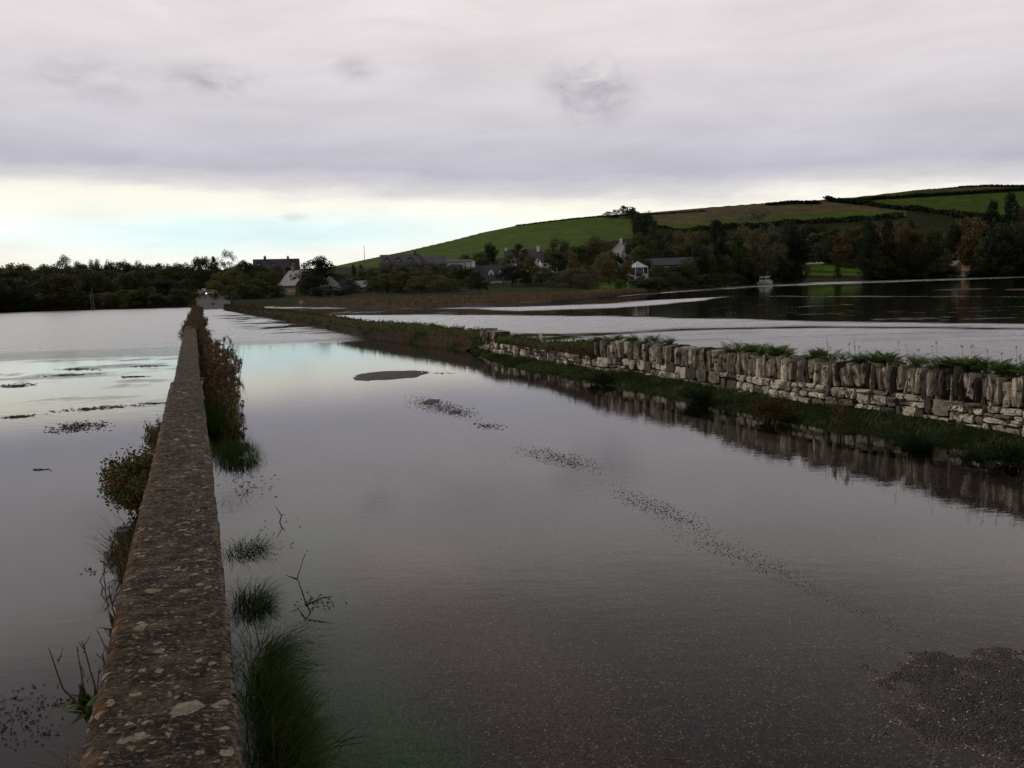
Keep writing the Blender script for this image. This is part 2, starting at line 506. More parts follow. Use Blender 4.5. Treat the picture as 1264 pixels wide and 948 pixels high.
# ------------------------------------------------------------------ road bed under and out of the flood water
def polyd(x, y, pl):
    """distance to polyline and signed side"""
    best = np.full(x.shape, 1e9)
    for (a, b) in zip(pl[:-1], pl[1:]):
        dx, dy = b[0] - a[0], b[1] - a[1]; L = dx * dx + dy * dy
        t_ = np.clip(((x - a[0]) * dx + (y - a[1]) * dy) / L, 0, 1)
        best = np.minimum(best, np.hypot(x - a[0] - t_ * dx, y - a[1] - t_ * dy))
    return best
crown = [gp(a, b) for a, b in ((478, 463), (545, 502), (600, 528), (660, 556), (722, 574), (800, 622), (850, 646), (905, 678), (1000, 728), (1100, 788), (1210, 880), (1330, 1010))]
LWc = np.array([(a + b) / 2 for a, b in e1] + [(a + b) / 2 for a, b in e2] + [gp(243.5, 379.5, 0.7)])
def interp_x(pl, y):
    o_ = np.argsort(pl[:, 1]); return np.interp(y, pl[o_, 1], pl[o_, 0])
ys_ = np.concatenate([np.linspace(-1.5, 6, 260), 6 + np.linspace(0, 1, 640) ** 1.8 * 190])
ui = np.linspace(0, 1, 520)
Pb = np.zeros((len(ys_), len(ui), 3))
xl = interp_x(LWc, ys_); xr = interp_x(rw, ys_) 
for k in range(len(ui)):
    Pb[:, k, 0] = xl + (xr + 0.2 - xl) * ui[k]; Pb[:, k, 1] = ys_
x, y = Pb[..., 0], Pb[..., 1]
dc = polyd(x, y, crown)
fine = fbm(x * 9, y * 9, 5, 3) - 0.5
z = -0.035 - 0.05 * sstep(0.3, 3.5, dc) + 0.010 * fine
z += 0.0240 * np.exp(-(dc / 0.55) ** 2) * (0.4 + 1.2 * fbm(x * 1.3, y * 0.8, 8, 4))
U_ = ui[None, :] * np.ones_like(x)
wl = (x - xl[:, None])                          # metres from the left wall
z -= 0.22 * np.exp(-((wl - 0.6) / 0.7) ** 2)
wr = (xr[:, None] - x)
z -= 0.10 * np.exp(-((wr - 0.9) / 0.9) ** 2)
def bump_px(px, py, rx, ry, h):
    """low gravel rise whose outline in the world is an ellipse aligned with the road"""
    c = gp(px, py)
    global z
    d = ((x - c[0]) / rx) ** 2 + ((y - c[1]) / ry) ** 2
    d = d * (0.4 + 1.3 * fbm(x * 2.0, y * 1.2, 12, 5)) 
    z = np.maximum(z, np.where(d < 4, h - 0.045 * d, -9) + 0.012 * fine)
bump_px(478, 463.5, 1.02, 1.5, 0.030)
bump_px(532, 496, .30, .85, 0.012); bump_px(562, 509, .26, .5, 0.008)
bump_px(600, 527, .20, .30, 0.003)
# bare gravel at the lower right
cg = gp(1338, 890)
d = np.hypot((x - cg[0]) / 0.98, (y - cg[1]) / 0.88) + 0.35 * (fbm(x * 1.6, y * 1.6, 14, 4) - 0.5)
z = np.maximum(z, np.where(d < 2, 0.022 - 0.026 * d, -9) + 0.022 * fine)
Pb[..., 2] = z
gcol = np.ones(x.shape + (3,)) * np.array((0.105, 0.078, 0.072))
g = sstep(0.15, 0.35, wl) * (1 - sstep(0.9, 1.6, wl + (fbm(x * 1.2, y * .8, 31) - .5) * .7)) * (1 - sstep(7, 11, y))
gcol = gcol * (1 - g[..., None]) + np.array((0.060, 0.185, 0.045)) * g[..., None]
b2 = np.exp(-((wl - 1.65 - (fbm(x * .9, y * .5, 32) - .5) * .6) / 0.33) ** 2) * (1 - sstep(6, 12, y))
gcol = gcol * (1 - .6 * b2[..., None]) + np.array((0.17, 0.125, 0.080)) * .6 * b2[..., None]
gcol *= (0.75 + 0.5 * fbm(x * 1.2, y * 1.2, 40, 4))[..., None]
stonef = (1 - g * 0.9)                                       # how stony
attr2 = np.stack([stonef, sstep(-0.004, 0.006, z), z * 0], -1)
t = NT('road_gravel'); v = t.coords()
tn = t.tint(); st = t.tint('stony'); sp = t.n('ShaderNodeSeparateColor'); t.l(st, sp.inputs[0])
vc = t.vor(v, 75, out='Color'); sv = t.n('ShaderNodeSeparateColor'); t.l(vc, sv.inputs[0])
vd = t.vor(v, 75)
chip = t.math('MULTIPLY', t.math('GREATER_THAN', sv.outputs[0], 0.76), t.math('LESS_THAN', vd, 0.42))
chip = t.math('MULTIPLY', chip, sp.outputs[0])
vc2 = t.vor(v, 120, out='Color'); sv2 = t.n('ShaderNodeSeparateColor'); t.l(vc2, sv2.inputs[0])
c = t.mix(1.0, tn, t.ramp(sv2.outputs[1], [(0, 0.3), (1, 1.8)]), 'MULTIPLY')
c = t.mix(t.math('MULTIPLY', chip, 0.9), c, t.ramp(sv.outputs[2], [(0, (0.20, 0.16, 0.12)), (0.6, (0.42, 0.37, 0.32)), (1, (0.75, 0.72, 0.66))]))
dry = t.mix(1.0, c, (0.20, 0.185, 0.17), 'MULTIPLY')
c = t.mix(sp.outputs[1], c, dry)
t.principled(c, t.math('MULTIPLY_ADD', sp.outputs[1], -0.35, 0.9), t.bump(t.math('SUBTRACT', 1.0, t.vor(v, 90)), 0.9, 0.012), 0.25)
road = grid_mesh('flooded_road', Pb, {'tint': gcol, 'stony': attr2}, t.m); tag(road, kind='structure')

# pebbles standing proud of the bare gravel: too many to count
def peb_template(rng):
    vs = [(0.5 * math.cos(k * PI / 3), 0.5 * math.sin(k * PI / 3), 0) for k in range(6)] + [(0.3 * math.cos(k * PI / 3 + .4), 0.3 * math.sin(k * PI / 3 + .4), 0.32) for k in range(6)]
    return vs
mb = MB(); tries = 0
zt_i = (Pb[..., 2] > 0.0)
cand = np.argwhere(zt_i & (Pb[..., 1] < 26))
wgt = None
for _ in range(5200):
    i_, k_ = cand[random.randrange(len(cand))]
    p = Pb[i_, k_]
    near = p[1] < 6
    s_ = random.choice([.005, .006, .008, .010, .014]) * (1 if near else 1.5)
    a = random.random() * PI; el_ = random.uniform(.6, 1.0)
    jx, jy = random.uniform(-.02, .02), random.uniform(-.02, .02)
    ca, sa = math.cos(a), math.sin(a)
    vs = [(p[0] + jx + s_ * (vx * ca - vy * el_ * sa), p[1] + jy + s_ * (vx * sa + vy * el_ * ca), p[2] - 0.002 + s_ * vz * random.uniform(.7, 1.4)) for vx, vy, vz in peb_template(random)]
    fs = [(k, (k + 1) % 6, 6 + (k + 1) % 6, 6 + k) for k in range(6)] + [tuple(range(6, 12))]
    b_ = random.choice([.015, .02, .025, .03, .04, .05, .09, .30])
    mb.add(vs, fs, (b_ * 1.1, b_ * .97, b_ * .88))
PEB = NT('pebbles'); PEB.principled(PEB.tint(), 0.7, spec=0.3)
o = mb.build('gravel', PEB.m); tag(o, 'loose dark gravel standing out of the flood water', 'gravel', kind='stuff')

# ------------------------------------------------------------------ water
nang = 1440
rr_ = np.concatenate([[0.3], np.geomspace(0.8, 4500, 520)])
th = np.linspace(-PI, PI, nang, endpoint=False)
Pw = np.zeros((len(rr_), nang, 3))
Pw[..., 0] = np.sin(th)[None] * rr_[:, None]; Pw[..., 1] = np.cos(th)[None] * rr_[:, None]
xw, yw = Pw[..., 0], Pw[..., 1]
with np.errstate(all='ignore'):
    pxw, pyw = proj(Pw)
front = yw > 1.0
pxw = np.where(front, pxw, -9999); pyw = np.where(front, pyw, 2000)
far_y = 366 - 0.03 * (pxw - 260)                 # eye level row at this column
dyw = pyw - far_y                                # rows below eye level = 2110 / distance
xwl = interp_x(LWc, yw); xwr = interp_x(rw, np.clip(yw, -1, 124))
side = np.where(xw < xwl, 0, np.where(xw < xwr, 1, 2))
side = np.where(~front, np.where(xw < 0, 0, 2), side)
st1 = fbm(xw / 14 + 3, yw / 3.0, 51, 4); st2 = fbm(xw / 60, yw / 14, 55, 4); st3 = fbm(xw / 3, yw / 0.7, 57, 4)
rip = np.zeros_like(xw)
# left estuary: ruffled out to the shore, glassy close in
l_ = 1 - sstep(52, 76, dyw + (st1 - .5) * 46)
l_ = np.maximum(l_, 0.0)
l_ += 0.30 * sstep(.55, .72, st3) * sstep(160, 90, dyw) * sstep(50, 70, dyw)
rip = np.where(side == 0, l_, rip)
# road
r_ = 1 - sstep(46, 64, dyw + (st1 - .5) * 30)
darkp = np.exp(-(((xwr - xw) - 2.0) / 2.6) ** 2) * sstep(18, 28, dyw) * (1 - sstep(44, 60, dyw)) * sstep(.40, .55, st3 * .6 + st1 * .4)
r_ = r_ * (1 - np.clip(1.3 * darkp, 0, 1))
rip = np.where(side == 1, r_, rip)
# right estuary: wind lanes
def lane(c, wdt, soft=.5): return np.exp(-np.abs((dyw + (st2 - .5) * 2.5 - c) / wdt) ** 3)
yl = lambda pts: np.interp(pxw, [p[0] for p in pts], [p[1] for p in pts])
def band(top, bot, s=1.2):
    yy = pyw + (st1 - .5) * 3
    return sstep(yl(top) - s, yl(top) + s, yy) * (1 - sstep(yl(bot) - s, yl(bot) + s, yy))
q = band([(585, 379.5), (640, 379), (760, 374), (860, 368), (900, 366)], [(585, 380.5), (640, 383.5), (760, 380), (860, 371.5), (900, 366)])
q = np.maximum(q, band([(440, 389), (600, 389.5), (700, 390), (760, 391), (840, 393), (1000, 397), (1264, 400)], [(440, 400), (500, 409), (610, 410), (700, 411), (760, 409.5), (840, 405), (1000, 402), (1264, 404)]))
q = np.maximum(q, band([(440, 440), (700, 419), (760, 413.5), (850, 408), (1000, 405.5), (1264, 406.5)], [(440, 999), (1264, 999)], 1.5) * .9)
q = np.maximum(q, 0.7 * band([(700, 373), (740, 366), (800, 360), (870, 355), (940, 350), (1100, 343.5), (1264, 338)], [(700, 372), (740, 367.5), (800, 363.0), (870, 358.5), (940, 354), (1100, 348.4), (1264, 342.6)], .7))
q = q * (0.55 + 0.40 * sstep(.30, .60, st3) + 0.25 * st1)
q += 0.16 * sstep(.60, .75, st3) * (pyw > 350)
q = np.where(pxw > 1700, .9, q)
rip = np.where(side == 2, q, rip)
rip = np.where(front, rip, 0.6)
rip = np.clip(rip, 0, 1)
near = np.clip(dyw / 500, 0, 1)
atw = np.stack([rip, near, rip * 0], -1)
t = NT('flood_water'); v = t.coords()
ra = t.n('ShaderNodeSeparateColor'); t.l(t.tint('ripple'), ra.inputs[0])
R_ = ra.outputs[0]
w1 = t.noise(t.coords((1.0, 2.4, 1), rot=(0, 0, 0.25)), 3.2, 4, 0.55)
w2 = t.noise(t.coords((1.0, 2.0, 1)), 14.0, 3, 0.5)
hgt = t.math('ADD', t.math('MULTIPLY', w1, t.math('MULTIPLY_ADD', R_, 0.030, 0.0011)), t.math('MULTIPLY', w2, t.math('MULTIPLY_ADD', R_, 0.008, 0.00022)))
bp = t.n('ShaderNodeBump'); bp.inputs['Strength'].default_value = 1.0; bp.inputs['Distance'].default_value = 1.0
t.l(hgt, bp.inputs['Height'])
gl = t.n('ShaderNodeBsdfAnisotropic'); gl.distribution = 'GGX'; gl.inputs['Color'].default_value = (0.97, 0.965, 0.955, 1)
t.l(t.math('MULTIPLY_ADD', R_, 0.27, 0.004), gl.inputs['Roughness']); t.l(bp.outputs[0], gl.inputs['Normal'])
tr = t.n('ShaderNodeBsdfTransparent'); tr.inputs[0].default_value = (0.97, 0.95, 0.91, 1)
fr = t.n('ShaderNodeFresnel'); fr.inputs['IOR'].default_value = 1.34
bp2 = t.n('ShaderNodeBump'); bp2.inputs['Strength'].default_value = 0.5; bp2.inputs['Distance'].default_value = 1.0
t.l(hgt, bp2.inputs['Height']); t.l(bp2.outputs[0], fr.inputs['Normal'])
mx = t.n('ShaderNodeMixShader'); t.l(fr.outputs[0], mx.inputs[0]); t.l(tr.outputs[0], mx.inputs[1]); t.l(gl.outputs[0], mx.inputs[2])
t.l(mx.outputs[0], t.out.inputs[0])
water = grid_mesh('water', Pw, {'ripple': atw}, t.m, smooth=False, wrap=True); tag(water, kind='structure')

# ------------------------------------------------------------------ left sea wall
def wall_mat():
    t = NT('lichened_mortar'); v = t.coords()
    n = t.noise(v, 9, 8, 0.7); nb = t.noise(v, 2.4, 4, 0.6); nf = t.noise(v, 60, 5, 0.7)
    base = t.ramp(n, [(0.40, (0.010, 0.0075, 0.006)), (0.52, (0.032, 0.023, 0.0165)), (0.64, (0.085, 0.067, 0.048))])
    base = t.mix(t.ramp(nf, [(0.52, 0.0), (0.64, 0.8)]), base, (0.15, 0.115, 0.082))
    # streaky pale lichen
    vs_ = t.coords((5, 14, 5), rot=(0, 0, -0.35))
    ns = t.noise(vs_, 3.2, 7, 0.8)
    base = t.mix(t.ramp(ns, [(0.56, 0.0), (0.62, 0.85)]), base, (0.26, 0.215, 0.16))
    # round lichen rosettes of uneven size
    for sc_, th_, cc, k in ((4.2, 0.22, (0.32, 0.28, 0.21), 0.6), (8.0, 0.27, (0.30, 0.25, 0.18), 0.7), (17.0, .32, (0.34, 0.30, 0.22), 0.75), (31.0, .34, (0.34, 0.30, 0.23), 0.6)):
        wv = t.n('ShaderNodeVectorMath', operation='ADD')
        nc = t.n('ShaderNodeTexNoise'); nc.inputs['Scale'].default_value = 14; nc.inputs['Detail'].default_value = 4
        t.l(v, nc.inputs['Vector'])
        sc2 = t.n('ShaderNodeVectorMath', operation='SCALE'); sc2.inputs['Scale'].default_value = 0.09; t.l(nc.outputs['Color'], sc2.inputs[0])
        t.l(v, wv.inputs[0]); t.l(sc2.outputs[0], wv.inputs[1])
        d_ = t.vor(wv.outputs[0], sc_); cl = t.n('ShaderNodeSeparateColor'); t.l(t.vor(wv.outputs[0], sc_, out='Color'), cl.inputs[0])
        rad = t.math('MULTIPLY', cl.outputs[0], th_)
        inside = t.math('LESS_THAN', d_, rad)
        ring = t.math('MULTIPLY_ADD', t.math('DIVIDE', d_, t.math('ADD', rad, 0.001)), 0.5, 0.45)
        m_ = t.math('MULTIPLY', t.math('MULTIPLY', inside, ring), t.math('MULTIPLY', t.math('GREATER_THAN', cl.outputs[1], 0.35), k * 1.4))
        m_ = t.math('MULTIPLY', m_, t.ramp(nf, [(0.3, 0.5), (0.6, 1.0)]))
        base = t.mix(m_, base, cc)
    tn = t.n('ShaderNodeSeparateColor'); t.l(t.tint(), tn.inputs[0])
    og = t.math('MULTIPLY', tn.outputs[1], t.ramp(t.noise(v, 26, 5, 0.7), [(0.50, 0.0), (0.62, 0.65)]))
    base = t.mix(og, base, (0.20, 0.075, 0.014))
    ol = t.math('MULTIPLY', tn.outputs[2], t.ramp(t.noise(v, 30, 5, 0.7), [(0.46, 0.0), (0.6, 0.9)]))
    base = t.mix(ol, base, (0.26, 0.23, 0.15))
    base = t.mix(1.0, base, tn.outputs[0], 'MULTIPLY')
    h = t.math('ADD', t.math('MULTIPLY', n, 1.0), t.math('MULTIPLY', nf, 0.5))
    t.principled(base, 0.93, t.bump(h, 1.0, 0.02), 0.12)
    return t.m
WM = wall_mat()
def wall_top_sheet(name, pts, zt, drop, step_near, parent, nx=44):
    L_ = np.array([p[0] for p in pts]); R_ = np.array([p[1] for p in pts])
    c_ = (L_ + R_) / 2
    seg = np.linalg.norm(np.diff(c_[:, :2], axis=0), axis=1); s = np.concatenate([[0], np.cumsum(seg)])
    ts = [0.0]
    while ts[-1] < s[-1]:
        dist = max(1.2, math.hypot(np.interp(ts[-1], s, c_[:, 0]), np.interp(ts[-1], s, c_[:, 1])))
        ts.append(ts[-1] + step_near * max(1, dist / 3))
    ts[-1] = s[-1]; ts = np.array(ts)
    Lx = np.stack([np.interp(ts, s, L_[:, k]) for k in range(3)], 1); Rx = np.stack([np.interp(ts, s, R_[:, k]) for k in range(3)], 1)
    u = np.concatenate([[0, 0, 0], np.linspace(0, 1, nx), [1, 1, 1]])
    zz = np.concatenate([[-1.0, -0.35, -0.055], np.zeros(nx), [-0.055, -0.35, -1.0]])
    P = Lx[:, None] * (1 - u)[None, :, None] + Rx[:, None] * u[None, :, None]
    w_ = np.linalg.norm(Rx - Lx, axis=1)[:, None]
    # body set back below the coping
    inset = np.concatenate([[1, .9, .05], np.zeros(nx), [.05, .9, 1]])[None, :] * np.array([1.0])
    side_ = np.where(u < .5, 1, -1)[None, :]
    dirv_ = ((Rx - Lx) / w_)[:, None, :]
    P = P + dirv_ * (side_ * inset * 0.045)[..., None]
    e_ = np.minimum(u, 1 - u)[None, :] * w_
    P[..., 2] = zt + zz[None, :] * (zt + 0.5)
    top = (zz == 0)[None, :] * np.ones_like(P[..., 2], bool)
    hN = (fbm(P[..., 0] * 7, P[..., 1] * 7, 61, 5) - .5) * 0.022 + (fbm(P[..., 0] * 30, P[..., 1] * 30, 63, 3) - .5) * 0.007
    P[..., 2] += np.where(top, hN - 0.018 * np.exp(-(e_ / 0.022) ** 2), 0)
    jag = (fbm(ts * 3, ts * 0, 65, 6, .7) - .5) * 0.030; jag2 = (fbm(ts * 3, ts * 0 + 9, 67, 6, .7) - .5) * 0.028
    P[..., :2] += (dirv_ * ((np.where(u < .5, 1, 0)[None] * jag[:, None] + np.where(u >= .5, 1, 0)[None] * jag2[:, None]) * np.exp(-e_ / 0.015))[..., None])[..., :2]
    og = np.exp(-(u[None] * w_ / 0.075) ** 2) * np.ones_like(P[..., 2]); ol = np.exp(-((1 - u)[None] * w_ / 0.03) ** 2) * np.ones_like(P[..., 2])
    og = og + 0.5 * np.exp(-((1 - u)[None] * w_ / 0.02) ** 2)
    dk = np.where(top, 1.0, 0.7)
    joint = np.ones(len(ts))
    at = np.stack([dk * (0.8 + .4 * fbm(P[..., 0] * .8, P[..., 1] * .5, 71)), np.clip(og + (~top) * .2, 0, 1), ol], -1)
    o = grid_mesh(name, P, {'tint': at}, WM); o.parent = parent
    return o
lw = empty('sea_wall', (0, 0, 0)); tag(lw, 'long low brown lichened wall running away on the left of the flooded road', 'wall')
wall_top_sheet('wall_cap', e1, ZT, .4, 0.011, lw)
pe2 = [e2[0]] + e2[1:]
pe2[0] = (e1[-1][0] + (e2[0][0] - e1[-1][0]) * 1.0, e1[-1][1])
nd = (e2[1][0] - e1[-1][0]); nd /= np.linalg.norm(nd)
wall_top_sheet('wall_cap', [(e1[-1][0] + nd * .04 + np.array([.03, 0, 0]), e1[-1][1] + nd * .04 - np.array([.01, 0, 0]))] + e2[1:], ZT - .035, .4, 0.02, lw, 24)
# last, overgrown length of the wall
fe = gp(243.5, 379.5, 0.7)
pa = e2[-1]; wv_ = (pa[1] - pa[0]) * 1.0
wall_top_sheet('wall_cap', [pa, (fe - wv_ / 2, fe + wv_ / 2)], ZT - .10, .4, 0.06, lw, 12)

# ------------------------------------------------------------------ right dry stone wall
STONE = NT('lichened_stone')
t = STONE; v = t.coords()
n = t.noise(v, 9, 7, 0.72); nb = t.noise(v, 3.0, 3); nf = t.noise(v, 45, 4, .7)
c = t.mix(1.0, t.tint(), t.ramp(nb, [(0.3, 0.75), (0.7, 1.15)]), 'MULTIPLY')
c = t.mix(t.ramp(n, [(0.40, 0.95), (0.47, 0.0)]), c, (0.035, 0.028, 0.022))
c = t.mix(t.ramp(nf, [(0.35, 0.5), (0.6, 0.0)]), c, (0.06, 0.05, 0.04))
t.principled(c, 0.92, t.bump(t.math('ADD', n, t.math('MULTIPLY', nf, .4)), 0.9, 0.03), 0.12)
def stone(mb, c, size, ax, col, rough=0.16, seed=None, tilt=0):
    """knobbly block: subdivided, rounded box; ax = unit vector along the wall"""
    nx_, ny_, nz_ = 3, 2, 3
    pts = {}; 
    vs = []; fs = []
    def vid(i, j, k):
        key = (i, j, k)
        if key not in pts:
            u = np.array([i / nx_ * 2 - 1, j / ny_ * 2 - 1, k / nz_ * 2 - 1])
            s = np.abs(u); 
            e = (s > .99).sum()
            f_ = {1: 1.0, 2: 0.985, 3: 0.91}.get(int(e), 1)
            u = u * f_ + RNG.normal(0, rough, 3) * np.array([.5, .35, .42])
            pts[key] = len(vs); vs.append(u * np.array(size) / 2)
        return pts[key]
    for i in range(nx_):
        for k in range(nz_):
            fs.append((vid(i, 0, k), vid(i + 1, 0, k), vid(i + 1, 0, k + 1), vid(i, 0, k + 1)))
            fs.append((vid(i, ny_, k), vid(i, ny_, k + 1), vid(i + 1, ny_, k + 1), vid(i + 1, ny_, k)))
    for j in range(ny_):
        for k in range(nz_):
            fs.append((vid(0, j, k), vid(0, j, k + 1), vid(0, j + 1, k + 1), vid(0, j + 1, k)))
            fs.append((vid(nx_, j, k), vid(nx_, j + 1, k), vid(nx_, j + 1, k + 1), vid(nx_, j, k + 1)))
    for i in range(nx_):
        for j in range(ny_):
            fs.append((vid(i, j, 0), vid(i, j + 1, 0), vid(i + 1, j + 1, 0), vid(i + 1, j, 0)))
            fs.append((vid(i, j, nz_), vid(i + 1, j, nz_), vid(i + 1, j + 1, nz_), vid(i, j + 1, nz_)))
    nrm = np.array([-ax[1], ax[0], 0])
    ct, st_ = math.cos(tilt), math.sin(tilt)
    out = []
    for p in vs:
        a_, z_ = p[0] * ct + p[2] * st_, -p[0] * st_ + p[2] * ct
        out.append(np.array(c) + ax * a_ + nrm * p[1] + np.array([0, 0, z_]))
    mb.add(out, fs, col)
rwp, rws = resample(rw, 0.05)
def rw_at(s):
    k = np.clip(s / 0.05, 0, len(rwp) - 2); i = int(k); f_ = k - i
    p = rwp[i] * (1 - f_) + rwp[i + 1] * f_
    j = min(i + 8, len(rwp) - 1); i0 = max(i - 8, 0)
    d = rwp[j] - rwp[i0]; d[2] = 0; d /= np.linalg.norm(d)
    return p, d
def s_of_px(px):
    pp = np.array([proj(p)[0] if p[1] > 0.5 else 9999 for p in rwp[::4]]); return rws[::4][int(np.argmin(np.abs(pp - px)))]
S_cop_end = s_of_px(735); S_cl0, S_cl1 = s_of_px(613), s_of_px(592); S_body_end = s_of_px(585)
TH = 0.42
rwall = empty('dry_stone_wall', (0, 0, 0)); tag(rwall, 'dry stone wall with upright coping stones on the right of the flooded road', 'wall')
def nrm_of(d):                       # pointing away from the road
    n_ = np.array([d[1], -d[0], 0]); return n_
def pale():
    b_ = random.choice([.26, .42, .54, .64, .70, .74]) * random.uniform(.85, 1.12)
    return (b_ * 1.06, b_ * .94, b_ * .76)
cop = MB(); s = 0.6
while s < S_cop_end or s < S_cl1:
    if S_cop_end < s < S_cl0: s = S_cl0
    th_ = random.uniform(.035, .07) if random.random() > .08 else random.uniform(.09, .15)
    p, d = rw_at(s + th_ / 2); n_ = nrm_of(d)
    top = p[2] if s < S_cop_end else 0.72
    ht = random.uniform(.27, .39); cc_ = p + n_ * (TH / 2 + random.uniform(-.02, .03)); hz = random.choice([-.06, -.03, -.02, -.01, 0, .01, .03])
    stone(cop, (cc_[0], cc_[1], top + hz - ht / 2), (th_ * random.uniform(.72, .88), TH * random.uniform(.9, 1.05), ht), d, pale() if random.random() > .16 else (.10, .085, .065), 0.20, tilt=random.gauss(0, .09))
    s += th_ + random.choice([0, .005, .010, .016, .03])
cop.build('coping', STONE.m, rwall)
bod = MB()
zc = [0.43]
def body_course():
    # courses of uneven height; each run restarts so joints wander
    s = 0.6
    while s < S_body_end:
        run = random.uniform(.35, 1.0)
        hs = []; top_ = 0.42 if s < S_cop_end else 0.42
        z_ = top_
        while z_ > -0.12:
            h_ = random.choice([.05, .07, .09, .12, .16, .24]); hs.append((z_ - h_, h_)); z_ -= h_
        for zb, h_ in hs:
            a = s
            while a < s + run - .02:
                L = min(random.uniform(.9, 1.9) * h_ if h_ > .13 else random.uniform(.1, .3), s + run - a)
                if L < .05: break
                p, d = rw_at(a + L / 2); n_ = nrm_of(d)
                far_ = S_cop_end < s
                col_s = pale()
                if random.random() < (.30 if not far_ else .45): col_s = tuple(x * .28 for x in col_s)
                stone(bod, tuple((p + n_ * (0.10 + random.uniform(-.015, .035)))[:2]) + (zb + h_ / 2,), (L * .88, .22, h_ * .84), d, col_s, 0.20, tilt=random.gauss(0, .04))
                a += L
        s += run
body_course()
bod.build('wall_face', STONE.m, rwall)
core = MB()
for i in range(0, len(rwp) - 16, 12):
    p, d = rw_at(rws[i]); q_, d2 = rw_at(rws[min(i + 12, len(rws) - 2)])
    if rws[i] > S_body_end + 3: break
    n_ = nrm_of(d); n2_ = nrm_of(d2)
    tz = 0.60 if rws[i] < S_cop_end else (p[2] - 0.02)
    A = [p + n_ * .10, p + n_ * (TH - .06), q_ + n2_ * (TH - .06), q_ + n2_ * .10]
    vs = [(a[0], a[1], -1.0) for a in A] + [(a[0], a[1], tz) for a in A]
    core.add(vs, [(0, 1, 2, 3), (7, 6, 5, 4), (0, 4, 5, 1), (1, 5, 6, 2), (2, 6, 7, 3), (3, 7, 4, 0)])
core.build('wall_core', simple('dark_joint_earth', (0.022, 0.017, 0.013), 0.95, .4, 12), rwall)
# earth-capped lengths: turf band beyond the coping, then an overgrown bank
sB = np.arange(S_cop_end + .05, rws[-1] - .5, 0.12); 
ncs = 16; Pk = np.zeros((len(sB), ncs, 3)); ck = np.zeros((len(sB), ncs, 3))
for i, s in enumerate(sB):
    p, d = rw_at(s); n_ = nrm_of(d)
    bank = float(sstep(S_body_end - 2, S_body_end + 4, np.array(s)))
    topz = p[2]
    u0 = np.linspace(0, 1, ncs)
    # cross section: from road side foot, up the face, over the top, down the far side
    off = np.interp(u0, [0, .25, .38, .7, 1], [(-.22 * bank + .02 * (1 - bank)), -.04 * bank + .01, .05, TH + .02, TH + .3 * bank + .03])
    zz = np.interp(u0, [0, .25, .38, .7, 1], [(-.5 * bank + .36 * (1 - bank)), topz * (.45 + .30 * (1 - bank)), topz, topz, -.5])
    Pk[i, :, :2] = p[None, :2] + n_[None, :2] * off[:, None]; Pk[i, :, 2] = zz
nn_ = (fbm(Pk[..., 0] * 3 + Pk[..., 2] * 4, Pk[..., 1] * 3, 81, 5) - .5)
Pk[..., 2] += nn_ * .16; Pk[..., 0] += nn_ * .10
ck[:] = (0.060, 0.042, 0.029)
tq = fbm(Pk[..., 0] * .9, Pk[..., 1] * .9 + Pk[..., 2] * 2, 83, 4)
ck = np.where((tq > .58)[..., None], np.array((.018, .030, .008)), ck)
ck[:, 5:9] = ck[:, 5:9] * .3 + np.array((.045, .062, .012)) * .7 * (.6 + .8 * tq[:, 5:9, None])
ck *= (.6 + .8 * fbm(Pk[..., 0] * 8, Pk[..., 1] * 8 + Pk[..., 2] * 9, 85, 3))[..., None]
t = NT('earth_bank'); v = t.coords()
c = t.mix(1.0, t.tint(), t.ramp(t.noise(v, 12, 6, .7), [(.3, .5), (.7, 1.5)]), 'MULTIPLY')
t.principled(c, .95, t.bump(t.noise(v, 9, 6, .7), 1.0, .08), .05)
o = grid_mesh('turf_cap', Pk, {'tint': ck}, t.m); o.parent = rwall

# grass verge at the foot of the wall
VG = [(1264, 574), (1167, 560), (1112, 554), (1057, 546), (983, 537), (910, 520), (858, 507), (800, 497), (772, 489), (732, 479), (699, 472), (653, 464), (613, 456)]
vg = np.array([gp(a, b - 6, 0.0) for a, b in VG])
dd_ = vg[0] - vg[1]; dd_ /= np.linalg.norm(dd_); vg = np.vstack([vg[0] + dd_ * 9, vg])
def s_near(p):
    return rws[int(np.argmin(np.hypot(rwp[:, 0] - p[0], rwp[:, 1] - p[1])))]
vs_s = np.array([s_near(p) for p in vg]); vs_w = np.array([np.min(np.hypot(rwp[:, 0] - p[0], rwp[:, 1] - p[1])) for p in vg])
o_ = np.argsort(vs_s); vs_s, vs_w = vs_s[o_], vs_w[o_]
sV = np.arange(0.5, vs_s[-1] + 5, .06); nv = 22
Pv = np.zeros((len(sV), nv, 3)); WV = np.zeros(len(sV))
for i, s in enumerate(sV):
    p, d = rw_at(s); n_ = nrm_of(d)
    w_ = np.interp(s, vs_s, vs_w) + (vnoise(np.array(s * 1.3), np.array(0.), 91) - .5) * .35; w_ = max(.12, float(w_) * .82) * float(np.clip((vs_s[-1] + 5 - s) / 5, .15, 1)); WV[i] = w_
    u0 = np.linspace(0, 1.25, nv)
    Pv[i, :, :2] = p[None, :2] + n_[None, :2] * (.10 - u0[:, None] * (w_ + .10)); Pv[i, :, 2] = np.interp(u0, [0, .5, 1, 1.25], [.15, .07, .0, -.12])
Pv[..., 2] += (fbm(Pv[..., 0] * 3, Pv[..., 1] * 3, 93, 4) - .5) * .07
cv = np.ones(Pv.shape) * np.array((.014, .022, .007)) * (.5 + fbm(Pv[..., 0] * 4, Pv[..., 1] * 4, 95, 4))[..., None]
o = grid_mesh('grass_bank', Pv, {'tint': cv}, t.m); tag(o, kind='structure')

